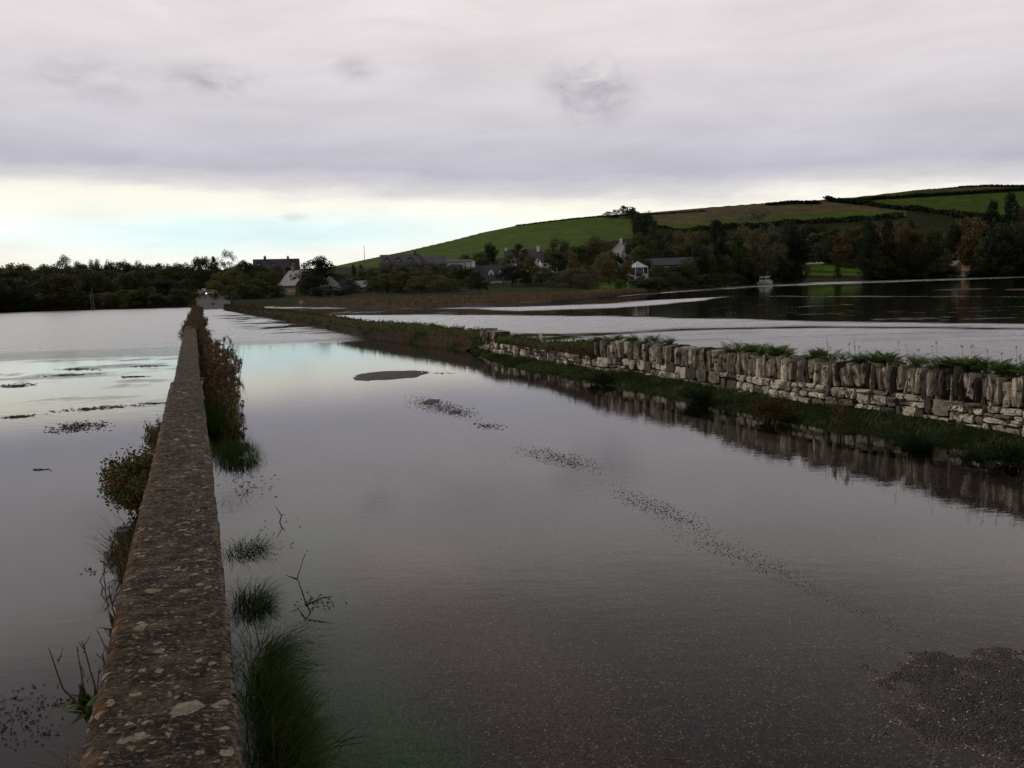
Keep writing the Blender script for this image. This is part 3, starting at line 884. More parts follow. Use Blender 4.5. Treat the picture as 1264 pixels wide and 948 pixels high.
# ------------------------------------------------------------------ plants, near
LP = MAT['leaf_plain']
def blade(mb, base, L, lean, az_, w, col, segs=4, droop=1.0):
    """one curved grass blade"""
    vs = []; p = np.array(base, float); ang = lean
    dx, dy = math.cos(az_), math.sin(az_)
    px_, py_ = -dy, dx
    for i in range(segs + 1):
        f_ = i / segs; ww = w * (1 - f_ ** 1.5) * .5 + .0004
        vs.append((p[0] + px_ * ww, p[1] + py_ * ww, p[2])); vs.append((p[0] - px_ * ww, p[1] - py_ * ww, p[2]))
        st_ = L / segs
        p = p + np.array([dx * math.sin(ang), dy * math.sin(ang), math.cos(ang)]) * st_
        ang += droop * (0.9 / segs) * (1 + f_)
    mb.add(vs, [(2 * i, 2 * i + 1, 2 * i + 3, 2 * i + 2) for i in range(segs)], col)
def jit(c, k=.3):
    f_ = random.uniform(1 - k, 1 + k); g_ = random.uniform(.9, 1.1)
    return (c[0] * f_ * g_, c[1] * f_, c[2] * f_)
G_DARK = (.035, .080, .014); G_MID = (.085, .15, .026); G_YEL = (.10, .11, .03); DEAD = (.26, .17, .10); DRUST = (.125, .09, .058)
def grass_tuft(name, label, c, rad, n, L, w=.004, cols=(G_DARK, G_MID), lean=(.1, .8), bias=None, group=None, droop=1.0, zb=-.06, rot=0.0):
    mb = MB()
    for _ in range(n):
        a = random.random() * 2 * PI; r = math.sqrt(random.random())
        ox, oy = r * rad[0] * math.cos(a), r * rad[1] * math.sin(a)
        x_, y_ = ox * math.cos(rot) - oy * math.sin(rot), ox * math.sin(rot) + oy * math.cos(rot)
        az_ = math.atan2(y_, x_) + random.gauss(0, .7)
        if bias is not None and random.random() < .75: az_ = bias + random.gauss(0, .55)
        blade(mb, (x_, y_, zb), L * random.uniform(.5, 1.15), random.uniform(*lean), az_, w * random.uniform(.6, 1.3), jit(random.choice(cols)), droop=droop * random.uniform(.5, 1.5))
    o = mb.build(name, LP); o.location = (c[0], c[1], 0)
    tag(o, label, 'grass tuft', group); return o
def leafq(mb, p, n, up, L, w, col, bend=.25):
    """pointed leaf: two quads folded along the midrib"""
    n = Vector(n).normalized(); up = Vector(up)
    s_ = n.cross(up); 
    if s_.length < 1e-4: s_ = Vector((1, 0, 0))
    s_.normalize(); nn = s_.cross(n)
    p = Vector(p)
    m = p + n * L * .5 + nn * bend * L * .2; tip = p + n * L
    mb.add([p, m + s_ * w / 2 - nn * w * .1, tip, m - s_ * w / 2 - nn * w * .1, m], [(0, 1, 4), (1, 2, 4), (2, 3, 4), (3, 0, 4)], col)
def rdir():
    v_ = Vector((random.gauss(0, 1), random.gauss(0, 1), random.gauss(0, 1))); return v_.normalized()
def leafy_bush(name, label, c, rad, nstem, nleaf, leafL, cols, cat='bush', stemcol=(.05, .035, .025), tall=None, group=None, rz=0.0):
    root = empty(name, (c[0], c[1], c[2]), rz)
    tag(root, label, cat, group)
    st = MB(); lf = MB()
    lumps = []
    for _ in range(nstem):
        a = random.random() * 2 * PI; r = random.random() ** .5
        tip = Vector((rad[0] * r * math.cos(a), rad[1] * r * math.sin(a), rad[2] * random.uniform(.35, 1.0) * (1 - .35 * r)))
        mid = tip * .5 + Vector((random.gauss(0, .04), random.gauss(0, .04), 0))
        st.tube([(tip.x * .15, tip.y * .3, -.12), mid, tip], [.006, .004, .002], 4, stemcol)
        lumps.append(tip)
    for _ in range(nleaf):
        l_ = random.choice(lumps); q_ = l_ * random.uniform(.55, 1.05) + Vector([k_ * random.uniform(0, .22) * min(r_, .9) for k_, r_ in zip(rdir(), rad)])
        if q_.z < -.02: q_.z = random.uniform(0, .05)
        leafq(lf, q_, rdir() + Vector((0, 0, .3)), rdir(), leafL * random.uniform(.6, 1.3), leafL * random.uniform(.35, .6), jit(random.choice(cols)))
    st.build('stem', LP, root); lf.build('foliage', LP, root)
    return root
def dead_stems(name, label, c, rad, n, H, cols, seed_n=26, cat='dead plant', group=None, lean=.3, sz=.010, rz=0.0):
    """dry dock stalks: branched stems carrying clusters of seeds"""
    root = empty(name, (c[0], c[1], c[2]), rz); tag(root, label, cat, group)
    st = MB(); sd_ = MB()
    for _ in range(n):
        x_, y_ = min(1.15, max(-1.2, random.gauss(-.15, .6))) * rad[0], random.uniform(-1, 1) * rad[1]
        h = H * random.uniform(.5, 1.1); a = random.random() * 2 * PI; ln = random.uniform(0, lean)
        tip = Vector((x_ + h * ln * math.cos(a), y_ + h * ln * math.sin(a), h)); base = Vector((x_, y_, -.15))
        mid = (tip + base) / 2 + Vector((random.gauss(0, .03), random.gauss(0, .03), 0))
        col_s = jit(random.choice(cols))
        st.tube([base, mid, tip], [.0055, .004, .002], 4, tuple(k * .7 for k in col_s))
        for b in range(random.randint(2, 5)):
            f_ = random.uniform(.35, .95); p0 = base.lerp(tip, f_); bd = (rdir() * .7 + Vector((0, 0, .9))).normalized() * h * random.uniform(.12, .3)
            st.tube([p0, p0 + bd], [.003, .0015], 3, col_s)
            for _k in range(seed_n):
                q_ = p0 + bd * random.uniform(.1, 1.05) + rdir() * random.uniform(.003, .022)
                leafq(sd_, q_, rdir(), rdir(), sz * random.uniform(.8, 1.9), sz * random.uniform(.7, 1.2), jit(random.choice(cols), .4))
    st.build('stem', LP, root); sd_.build('seed_head', LP, root)
    return root
def fern(mb, base, az_, L, col):
    p = Vector(base); ang = random.uniform(.05, .7); n_ = 11
    dx, dy = math.cos(az_), math.sin(az_); side = Vector((-dy, dx, 0)); prev = p
    for i in range(n_):
        f_ = i / n_
        p = p + Vector((dx * math.sin(ang), dy * math.sin(ang), math.cos(ang))) * (L / n_); ang += .10
        w_ = L * .30 * math.sin(PI * min(1, f_ * .85 + .18))
        fw = (p - prev).normalized()
        for sg in (-1, 1):
            leafq(mb, p, side * sg + fw * .45, Vector((0, 0, 1)), w_, w_ * .34, jit(col, .25))
        prev = p

# tufts to the right of the left wall
def wall_right(y):   # x of the wall's right face at depth y
    pl = np.array([e[1] for e in e1 + e2]); return interp_x(pl, y)
p3 = gp(322, 880); p2 = gp(308, 775); p1 = gp(297, 700)
grass_tuft('grass_tuft', 'largest dark green grass clump beside the low wall, nearest the camera', (wall_right(3.75) + .16, 3.75), (.11, .60), 1900, .32, .0045, lean=(.1, .8), bias=.3, rot=.36, droop=1.3, cols=(G_DARK, G_MID, G_DARK, G_MID, (.14, .14, .05)))
grass_tuft('grass_tuft', 'small bent grass clump joining the largest clump, its longest blades trailing right over the water', (wall_right(4.55) + .17, 4.55), (.08, .12), 300, .42, .004, lean=(.6, 1.0), bias=.15, droop=1.1)
grass_tuft('grass_tuft', 'middle rounded grass clump beside the low wall above the largest one', (wall_right(5.35) + .17, 5.35), (.12, .20), 800, .22, .004, lean=(.1, .9), bias=.2, rot=.36)
grass_tuft('grass_tuft', 'small low grass clump beside the low wall, third from the camera', (wall_right(6.55) + .20, 6.55), (.15, .15), 620, .22, .0045, lean=(.3, 1.1), bias=.1, rot=.36)
grass_tuft('grass_tuft', 'sparse drowned grass blades beside the low wall beyond the third clump', (wall_right(8.3) + .22, 8.3), (.14, .4), 120, .16, .004, lean=(.2, 1.1), cols=(G_DARK, G_MID, DEAD))
grass_tuft('grass_tuft', 'broad dark grass patch below the dead dock stalks', (wall_right(10.6) + .36, 10.6), (.26, .9), 1300, .26, .006, lean=(.1, .9), rot=.36)
grass_tuft('grass_tuft', 'tall dark green grass between the wall and the dead dock stalks', (wall_right(13.2) + .25, 13.2), (.2, 1.6), 1500, .55, .008, lean=(.05, .6), rot=.36)
grass_tuft('grass_tuft', 'lone pale grass sprig standing in the flood water right of the wall', gp(333, 570), (.05, .06), 46, .15, .004, lean=(.3, 1.2), cols=(G_MID, DEAD))
# brown dock thicket
for k, (yy, dx_, rx_, ry_, n_, H_) in enumerate(((11.8, .62, .16, .7, 12, .5), (14.2, .66, .30, 1.3, 36, .62), (17.0, .72, .38, 1.6, 44, .75), (20.5, .80, .45, 2.0, 50, .80), (25.0, .9, .55, 2.6, 50, .85))):
    lab = ['thin dead dock stalks standing in the water at the near end of the brown thicket', 'dense brown dock stalks, second clump of the thicket beside the wall', 'dense brown dock stalks, middle clump of the thicket beside the wall', 'dense brown dock stalks, fourth clump of the thicket beside the wall', 'farthest brown dock clump of the thicket, below the brown bushes'][k]
    dead_stems('dead_dock_plant', lab, (wall_right(yy) + dx_ * .62, yy, 0), (rx_ * .9, ry_), int(n_ * 1.3), H_ * .85, (DEAD, DRUST, (.11, .07, .04)), group=None, seed_n=24, sz=.012 + .0007 * yy, rz=.355)
# brown bushes crowding and topping the far wall
RB = (DRUST, (.11, .075, .04), (.08, .055, .032), (.17, .105, .06))
far_b = [(29, .75, .28, 2.6, .74, 'rusty brown bush pressed against the wall just before its overgrown end'),
         (35.5, .35, .68, 1.6, .78, 'broad low brown bush spilling over both sides of the far wall'),
         (39.5, .10, .48, 2.2, .92, 'low brown bush on top of the wall where its overgrown length begins'),
         (46, .10, .46, 3.4, 1.0, 'rounded brown bush topping the overgrown wall'),
         (52, .55, .50, 4, .80, 'rusty shaggy bush at the right side of the overgrown wall'),
         (62, .0, .50, 6, 1.0, 'olive brown bush further along the overgrown wall'),
         (78, .1, .55, 9, .98, 'long low bush on the far stretch of the overgrown wall'),
         (102, .0, .65, 14, .95, 'farthest tangle of brown scrub ending the overgrown wall by the shore'),
         (132, .0, .75, 18, .90, 'dark scrub where the overgrown wall reaches the land')]
for yy, dx_, rx_, ry_, H_, lab in far_b:
    cx = float(interp_x(LWc, yy)) + dx_ * .6
    leafy_bush('brown_bush', lab, (cx, yy, 0.1), (rx_, ry_, H_), 150, 5200 if yy < 55 else 4200, min(.16, .03 + .0012 * yy), RB + ((.05, .06, .02),), group=None, rz=.355)
# plants on the estuary side of the wall
def wall_left(y):
    pl = np.array([e[0] for e in e1 + e2]); return interp_x(pl, y)
leafy_bush('low_bush', 'russet and green bush overhanging the water on the left of the low wall', (wall_left(7.9) - .18, 7.9, .10), (.34, .95, .50), 110, 9500, .042, ((.16, .065, .03), (.05, .09, .02), (.035, .065, .014), (.20, .12, .05), (.08, .10, .025)), rz=.355)
leafy_bush('low_bush', 'small straw coloured scrub on the left of the wall beyond the russet bush', (wall_left(9.7) - .10, 9.7, .25), (.16, .6, .38), 50, 2200, .03, ((.16, .115, .065), (.08, .08, .03)), rz=.355)
grass_tuft('grass_tuft', 'dry straw grass hanging below the russet bush', (wall_left(6.3) - .12, 6.3), (.10, .35), 340, .5, .004, cols=(DEAD, (.07, .06, .03), G_DARK), lean=(.1, .6), bias=PI)
dead_stems('dead_stalks', 'thin dark stalks in the water left of the wall below the russet bush', (wall_left(5.9) - .20, 5.9, 0), (.12, .3), 7, .3, (DRUST, (.04, .03, .02)), 3, sz=.01)
def rosette(label, c, n, L, cols, name='dock_plant', wd=.24):
    root = empty(name, c); tag(root, label, 'plant'); mb = MB()
    for k in range(n):
        a = random.random() * 2 * PI; e_ = random.uniform(.15, 1.2)
        d_ = Vector((math.cos(a) * math.cos(e_), math.sin(a) * math.cos(e_), math.sin(e_)))
        leafq(mb, Vector((random.gauss(0, .02), random.gauss(0, .04), random.uniform(-.02, .03))), d_, (0, 0, 1), L * random.uniform(.6, 1.1), L * wd * random.uniform(.7, 1.2), jit(random.choice(cols)), 1.2)
    mb.build('leaf', LP, root)
    return root
rosette('green broad leaved dock growing from the left face of the wall near the camera', (wall_left(3.05) - .06, 3.05, .45), 34, .14, ((.035, .065, .014), (.05, .08, .02)))
rosette('small dark green rosette at the bottom left edge of the wall', (wall_left(2.5) - .05, 2.5, .42), 26, .10, ((.025, .045, .012), (.04, .06, .018)))
rosette('small yellowish plant on the left face of the wall below the thin stalks', (wall_left(3.9) - .05, 3.9, .40), 30, .12, ((.06, .06, .02), (.04, .055, .015)))
dead_stems('dead_stalks', 'thin brown stalks leaning left off the wall above the broad leaved dock', (wall_left(3.45) - .06, 3.45, .4), (.05, .14), 11, .20, (DRUST, DEAD), 2, lean=.9, sz=.006)
dead_stems('dead_stalks', 'sparse dark stalks at the left wall face halfway along', (wall_left(4.5) - .06, 4.5, .38), (.05, .2), 9, .20, (DRUST, (.05, .05, .02)), 2, lean=.9, sz=.007)
grass_tuft('grass_tuft', 'straw coloured grass wisp hanging off the left face of the wall near the camera', (wall_left(2.75) - .06, 2.75), (.04, .14), 110, .20, .003, cols=(DEAD, (.10, .07, .03)), lean=(.3, 1.2), bias=PI, zb=.35)

# twigs standing in the flood
def twig(label, pts, r=.006, col=(.025, .018, .014)):
    mb = MB()
    for ch in pts: mb.tube([Vector(p) for p in ch], [r * (1 - .6 * k / (len(ch) - 1)) for k in range(len(ch))], 5, col)
    o = mb.build('twig', LP); tag(o, label, 'twig'); return o
a0 = gp(385, 757); a1 = gp(368, 733)
twig('forked dark twig sticking up out of the flood water right of the grass clumps', [[a0 + [0, 0, -.02], a0 + [-.05, .05, .06], a1 + [.0, .0, .11], a1 + [.05, .05, .26]], [a1 + [0, 0, .10], a1 + [-.07, .0, .13]], [a0 + [-.03, .02, .05], a0 + [.06, .05, .08], a0 + [.13, .05, .09]]], .005)
b0 = gp(343, 645)
twig('small hooked black twig in the water right of the wall', [[b0 + [.01, 0, -.02], b0 + [.03, .02, .06], b0 + [-.02, .02, .14]], [b0 + [.03, .02, .06], b0 + [.06, .0, .07]]], .006)
c0 = gp(380, 935)
twig('thin pale reed stem lying in the shallow water at the bottom edge', [[c0, c0 + [.10, .10, .01], c0 + [.22, .14, .015]], [c0 + [.10, .10, .01], c0 + [.16, .20, .02]]], .004, (.10, .07, .045))
d0 = gp(372, 925)
twig('short straw stalk standing beside the large grass clump', [[d0, d0 + [.0, .02, .07], d0 + [.01, .03, .12]]], .003, (.18, .13, .08))
e0_ = gp(852, 945)
twig('forked pale twig on the wet road at the bottom edge', [[e0_ + [0, 0, .0], e0_ + [-.06, .06, .01], e0_ + [-.12, .09, .012]], [e0_ + [-.03, .03, .006], e0_ + [.03, .05, .01]]], .003, (.15, .09, .05))

# ------------------------------------------------------------------ ferns and plants on the stone wall
fern_labels = []
FG = 'ferns growing along the top of the dry stone wall'
fpx = [(748, 3), (770, 4), (790, 4), (808, 3), (888, 3), (905, 5), (925, 4), (945, 6), (958, 5), (988, 4), (1010, 3), (1050, 7), (1068, 6), (1086, 5), (1112, 4), (1140, 7), (1160, 6), (1178, 6), (1200, 5), (1216, 4), (1232, 4), (1250, 6), (1262, 6)]
for k, (px_, n_) in enumerate(fpx):
    s_ = s_of_px(px_); p, d = rw_at(s_); n2 = nrm_of(d)
    mb = MB()
    for _ in range(n_ + 5):
        o2 = n2 * random.uniform(.12, .40) + d * random.uniform(-.16, .16)
        for _k in range(5):
            fern(mb, (o2[0], o2[1], -.01), random.random() * 2 * PI, random.uniform(.15, .30), random.choice([(.09, .16, .03), (.13, .17, .045), (.06, .10, .02)]))
    o = mb.build('fern', LP); o.location = (p[0], p[1], p[2] - .02)
    tag(o, 'small green fern tuft growing on top of the dry stone wall coping', 'fern', FG)
mb = None
for k in range(34):           # dry stalks
    px_ = random.choice([random.uniform(860, 1264), random.uniform(1000, 1264), random.uniform(1100, 1264)])
    s_ = s_of_px(px_); p, d = rw_at(s_); n2 = nrm_of(d); b_ = p + n2 * random.uniform(.1, .35)
    h = random.uniform(.10, .34)
    mb = MB(); mb.tube([(0, 0, -.05), (.01, 0, h * .6), (random.uniform(-.02, .02), 0, h)], [.0025, .002, .0015], 4, (.07, .055, .035))
    tip = Vector((random.uniform(-.005, .005), 0, h))
    for _ in range(8): leafq(mb, tip + rdir() * .008, rdir(), rdir(), .016, .012, (.045, .03, .018))
    o = mb.build('seed_stalk', LP); o.location = tuple(b_)
    tag(o, 'thin dry seed stalk rising above the dry stone wall', 'stalk', 'dry seed stalks on the dry stone wall')

# verge bushes
for px_, py_, rx, H_, lab, cols in ((860, 496, .34, .34, 'dark green rounded bush at the foot of the stone wall, leftmost of the verge bushes', ((.016, .032, .008), (.025, .045, .010))),
                              (955, 515, .36, .38, 'orange tinged bush at the foot of the stone wall', ((.12, .055, .02), (.025, .035, .010), (.07, .045, .018))),
                              (1140, 549, .26, .26, 'dark rush clump in front of the large pale stones', ((.012, .030, .008), (.02, .04, .010))),
                              (1215, 560, .34, .16, 'low dark green clump of grass near the right edge of the verge', ((.014, .032, .008), (.02, .045, .010))),
                              (745, 471, .40, .22, 'small dark bush at the foot of the stone wall near where the coping ends', ((.016, .03, .008), (.03, .04, .012))),
                              (1258, 572, .3, .26, 'dark bush cut by the right edge at the foot of the wall', ((.010, .024, .006), (.02, .04, .010)))):
    g_ = gp(px_, py_, .05)
    if 'rush' in lab or 'grass' in lab:
        grass_tuft('rush_clump', lab, (g_[0], g_[1] + .1), (rx * .5, rx * .5), 900, H_ * 1.15, .005, cols=cols, lean=(.0, .9))['category'] = 'rushes'
    else:
        leafy_bush('verge_bush', lab, (g_[0], g_[1] + .1, .02), (rx, rx, H_), 40, 1900, .035, cols)
g_ = gp(1038, 534, .05)
dead_stems('dead_dock_plant', 'single dead brown dock standing on the verge against the stone wall', (g_[0], g_[1], .05), (.04, .04), 6, .62, (DRUST, (.10, .065, .045)), 30, lean=.35, sz=.013, group=None)
# verge grass (uncountable)
mb = MB()
for _ in range(26000):
    i = int(random.random() ** 1.2 * (len(sV) - 1)); u_ = random.random() ** .8
    k = int(u_ * 17); q_ = Pv[i, k] + np.array([random.uniform(-.05, .05), random.uniform(-.05, .05), 0])
    if q_[1] < 3: continue
    dist = max(6, q_[1])
    tz_ = .4 + 1.2 * float(vnoise(np.array(q_[0] * 2), np.array(q_[1] * 2), 97))
    c_ = random.choice(((.06, .10, .022), (.09, .12, .035), (.05, .075, .02), (.12, .11, .05))) if tz_ > .9 else random.choice(((.022, .040, .010), (.035, .058, .014), (.05, .04, .02)))
    blade(mb, (q_[0], q_[1], q_[2] - .01), random.uniform(.04, .12) * (1.3 - .5 * u_), random.uniform(.1, 1.2), random.random() * 2 * PI, .0035 + .0004 * dist, jit(c_), 2)
o = mb.build('verge_grass', LP); tag(o, 'short green grass covering the verge at the foot of the stone wall', 'grass', kind='stuff')
# brown growth hanging on the earth bank
mb = MB()
for _ in range(15000):
    i = int(random.random() ** 1.7 * (len(sB) - 1)); k = random.randint(1, 11); q_ = Pk[i, k]
    dist = q_[1]
    c_ = random.choice(((.09, .06, .038), (.07, .05, .032), (.05, .036, .024), (.04, .045, .018), (.11, .075, .045)))
    if k in (6, 7, 8, 9): c_ = random.choice(((.06, .065, .022), (.045, .05, .018), (.08, .058, .032)))
    sz = (.02 + .0015 * dist)
    leafq(mb, tuple(q_ + np.array([random.uniform(-.05, .05), random.uniform(-.05, .05), random.uniform(-.03, .05)])), rdir() + Vector((0, 0, .25)), rdir(), sz * random.uniform(.7, 1.7), sz * .5, jit(c_, .4))
o = mb.build('bank_scrub', LP); tag(o, 'brown and green scrub covering the earth bank beyond the stone wall', 'scrub', kind='stuff')

# ------------------------------------------------------------------ floating weed and debris
DK = None
def raft(label, px_, py_, wpx, hpx, n, cols=((.018, .012, .012), (.03, .02, .018)), slope=0.0, name='seaweed_raft', grp=None, size=1.0):
    c0 = gp(px_, py_); mb = MB(); sc = c0[1] / FPX
    for _ in range(n):
        a = random.gauss(0, .42); b = random.gauss(0, .42)
        if abs(a) > 1 or abs(b) > 1: continue
        q_ = gp(px_ + a * wpx * .5 * 1.2, py_ + b * hpx * .5 * 1.2 - a * wpx * .5 * slope)
        L = sc * random.uniform(2.0, 7.5) * size; az_ = random.gauss(0.05, .35); 
        w_ = sc * random.uniform(.6, 1.5) * size
        dx, dy = math.cos(az_), math.sin(az_) 
        pts_ = []
        mx_ = q_ - c0
        hh = random.uniform(.003, .006) + sc * random.uniform(.05, .35) * size
        vs = [(mx_[0] - dx * L / 2, mx_[1] - dy * L / 2, .001), (mx_[0] + dy * w_, mx_[1] - dx * w_, .001), (mx_[0] + dx * L / 2, mx_[1] + dy * L / 2, .001), (mx_[0] - dy * w_, mx_[1] + dx * w_, .001), (mx_[0] + random.uniform(-.2, .2) * L, mx_[1], hh)]
        mb.add(vs, [(0, 1, 4), (1, 2, 4), (2, 3, 4), (3, 0, 4)], jit(random.choice(cols), .4))
    o = mb.build(name, LP); o.location = (c0[0], c0[1], (-0.0015 if cols is DK else 0.002))
    tag(o, label, 'seaweed' if 'weed' in name else 'debris', grp, 'stuff'); return o
raft('largest dense dark seaweed raft floating left of the wall', 98, 527, 72, 13, 330, slope=.10)
raft('long thin slanting seaweed strand just above the dense raft', 120, 504, 110, 5, 200, slope=.09)
raft('short dark seaweed streak at the left edge, above the long strand', 20, 476, 44, 4.5, 170, slope=.06)
raft('dark seaweed streak at the left edge below the short one', 22, 514.5, 42, 3.5, 130, slope=.07)
raft('faint seaweed line floating far left of the wall, the farthest of the two upper lines', 95, 456, 52, 2.6, 90, slope=.0)
raft('faint slanting seaweed line left of the wall below the farthest line', 84, 463, 64, 2.6, 90, slope=.06)
raft('short seaweed line close to the wall, upper of the three there', 184, 452, 42, 2, 70, slope=.04)
raft('short seaweed line close to the wall, middle of the three there', 166, 465, 40, 2, 70, slope=.03)
raft('short seaweed line close to the wall, lowest of the three there', 192, 498, 34, 2, 60, slope=.03)
raft('scatter of small weed specks left of the russet bush', 52, 580, 34, 2.5, 26)
raft('scattered brown weed fragments at the bottom left corner', 22, 888, 110, 70, 190, size=.9, slope=.25)
raft('loose weed fragments drifting beside the broad leaved dock', 80, 866, 60, 12, 46, size=.9, slope=.3)
raft('scatter of dark leaf specks on the water left of the thin wall stalks', 112, 706, 26, 12, 16, size=.8)
raft('pale floating leaf litter at the bottom left near the wall', 62, 906, 26, 6, 9, cols=((.10, .08, .06),), size=1.4, name='leaf_litter')
raft('brown leaf crumbs between the wall and the forked twig', 330, 668, 90, 60, 30, size=.7, name='leaf_litter')
raft('dark crumbs and bits of grass around the foot of the forked twig', 392, 744, 60, 22, 60, size=.8, name='leaf_litter')
raft('scattered crumbs of weed in the water below the dock stalks', 305, 600, 80, 34, 60, size=.8, name='leaf_litter')
DK = ((.05, .040, .037), (.075, .06, .055), (.035, .028, .026))
raft('ragged flat patch of dark gravel crumbs, second island from the far end of the road', 545, 503, 84, 17, 900, ((.05,.043,.040),(.035,.03,.028),(.07,.06,.055)), -.27, size=.4, name='gravel_crumbs')
raft('weed specks trailing off the second gravel island on the road', 602, 526, 40, 9, 90, DK, -.1, size=.8)
raft('ragged patch of weed and gravel crumbs at the middle of the road', 688, 566, 96, 19, 800, DK, -.25, size=.42)
raft('thin trail of dark debris over the road crown beyond the ragged patch', 812, 628, 130, 24, 800, DK, -.45, size=.36)
raft('longer faint trail of dark debris running on toward the bare gravel', 905, 682, 190, 32, 900, DK, -.45, size=.28)
raft('last thin debris line reaching the bare gravel at the lower right', 1040, 745, 200, 22, 420, DK, -.5, size=.20)
raft('few dark weed specks off the largest gravel island', 545, 461, 34, 2.4, 24, DK, size=.9)
# litter on top of the wall
def chip(label, px_, py_, L, w_, az_, col=(.55, .53, .50)):
    c0 = gp(px_, py_, ZT); mb = MB()
    n_ = 8; vs = [(L / 2 * math.cos(2 * PI * k / n_) * (1 if k % 2 else .85), w_ / 2 * math.sin(2 * PI * k / n_), 0) for k in range(n_)] + [(0, 0, .008)]
    mb.add(vs, [(k, (k + 1) % n_, n_) for k in range(n_)], col)
    o = mb.build('shell_fragment', LP); o.location = (c0[0], c0[1], ZT + .010); o.rotation_euler = (0, 0, az_); tag(o, label, 'shell')
chip('white elongated shell fragment on the wall top nearest the camera', 160, 898, .030, .011, .6)
chip('small dull white speck on the wall top near the first one', 126, 900, .018, .008, .2)
chip('white flat shell on the left part of the wall top halfway along', 181, 669, .036, .014, .3)
chip('tiny white shell square near the right edge of the wall top', 244, 702, .018, .012, .1)
chip('tiny white shell left of and behind the square one', 256, 709, .016, .012, .2)
chip('far white shell speck on the wall top, left of a pair', 218, 543.5, .05, .03, .2)
chip('far white shell speck on the wall top, right of a pair', 235, 540.5, .045, .028, .1)
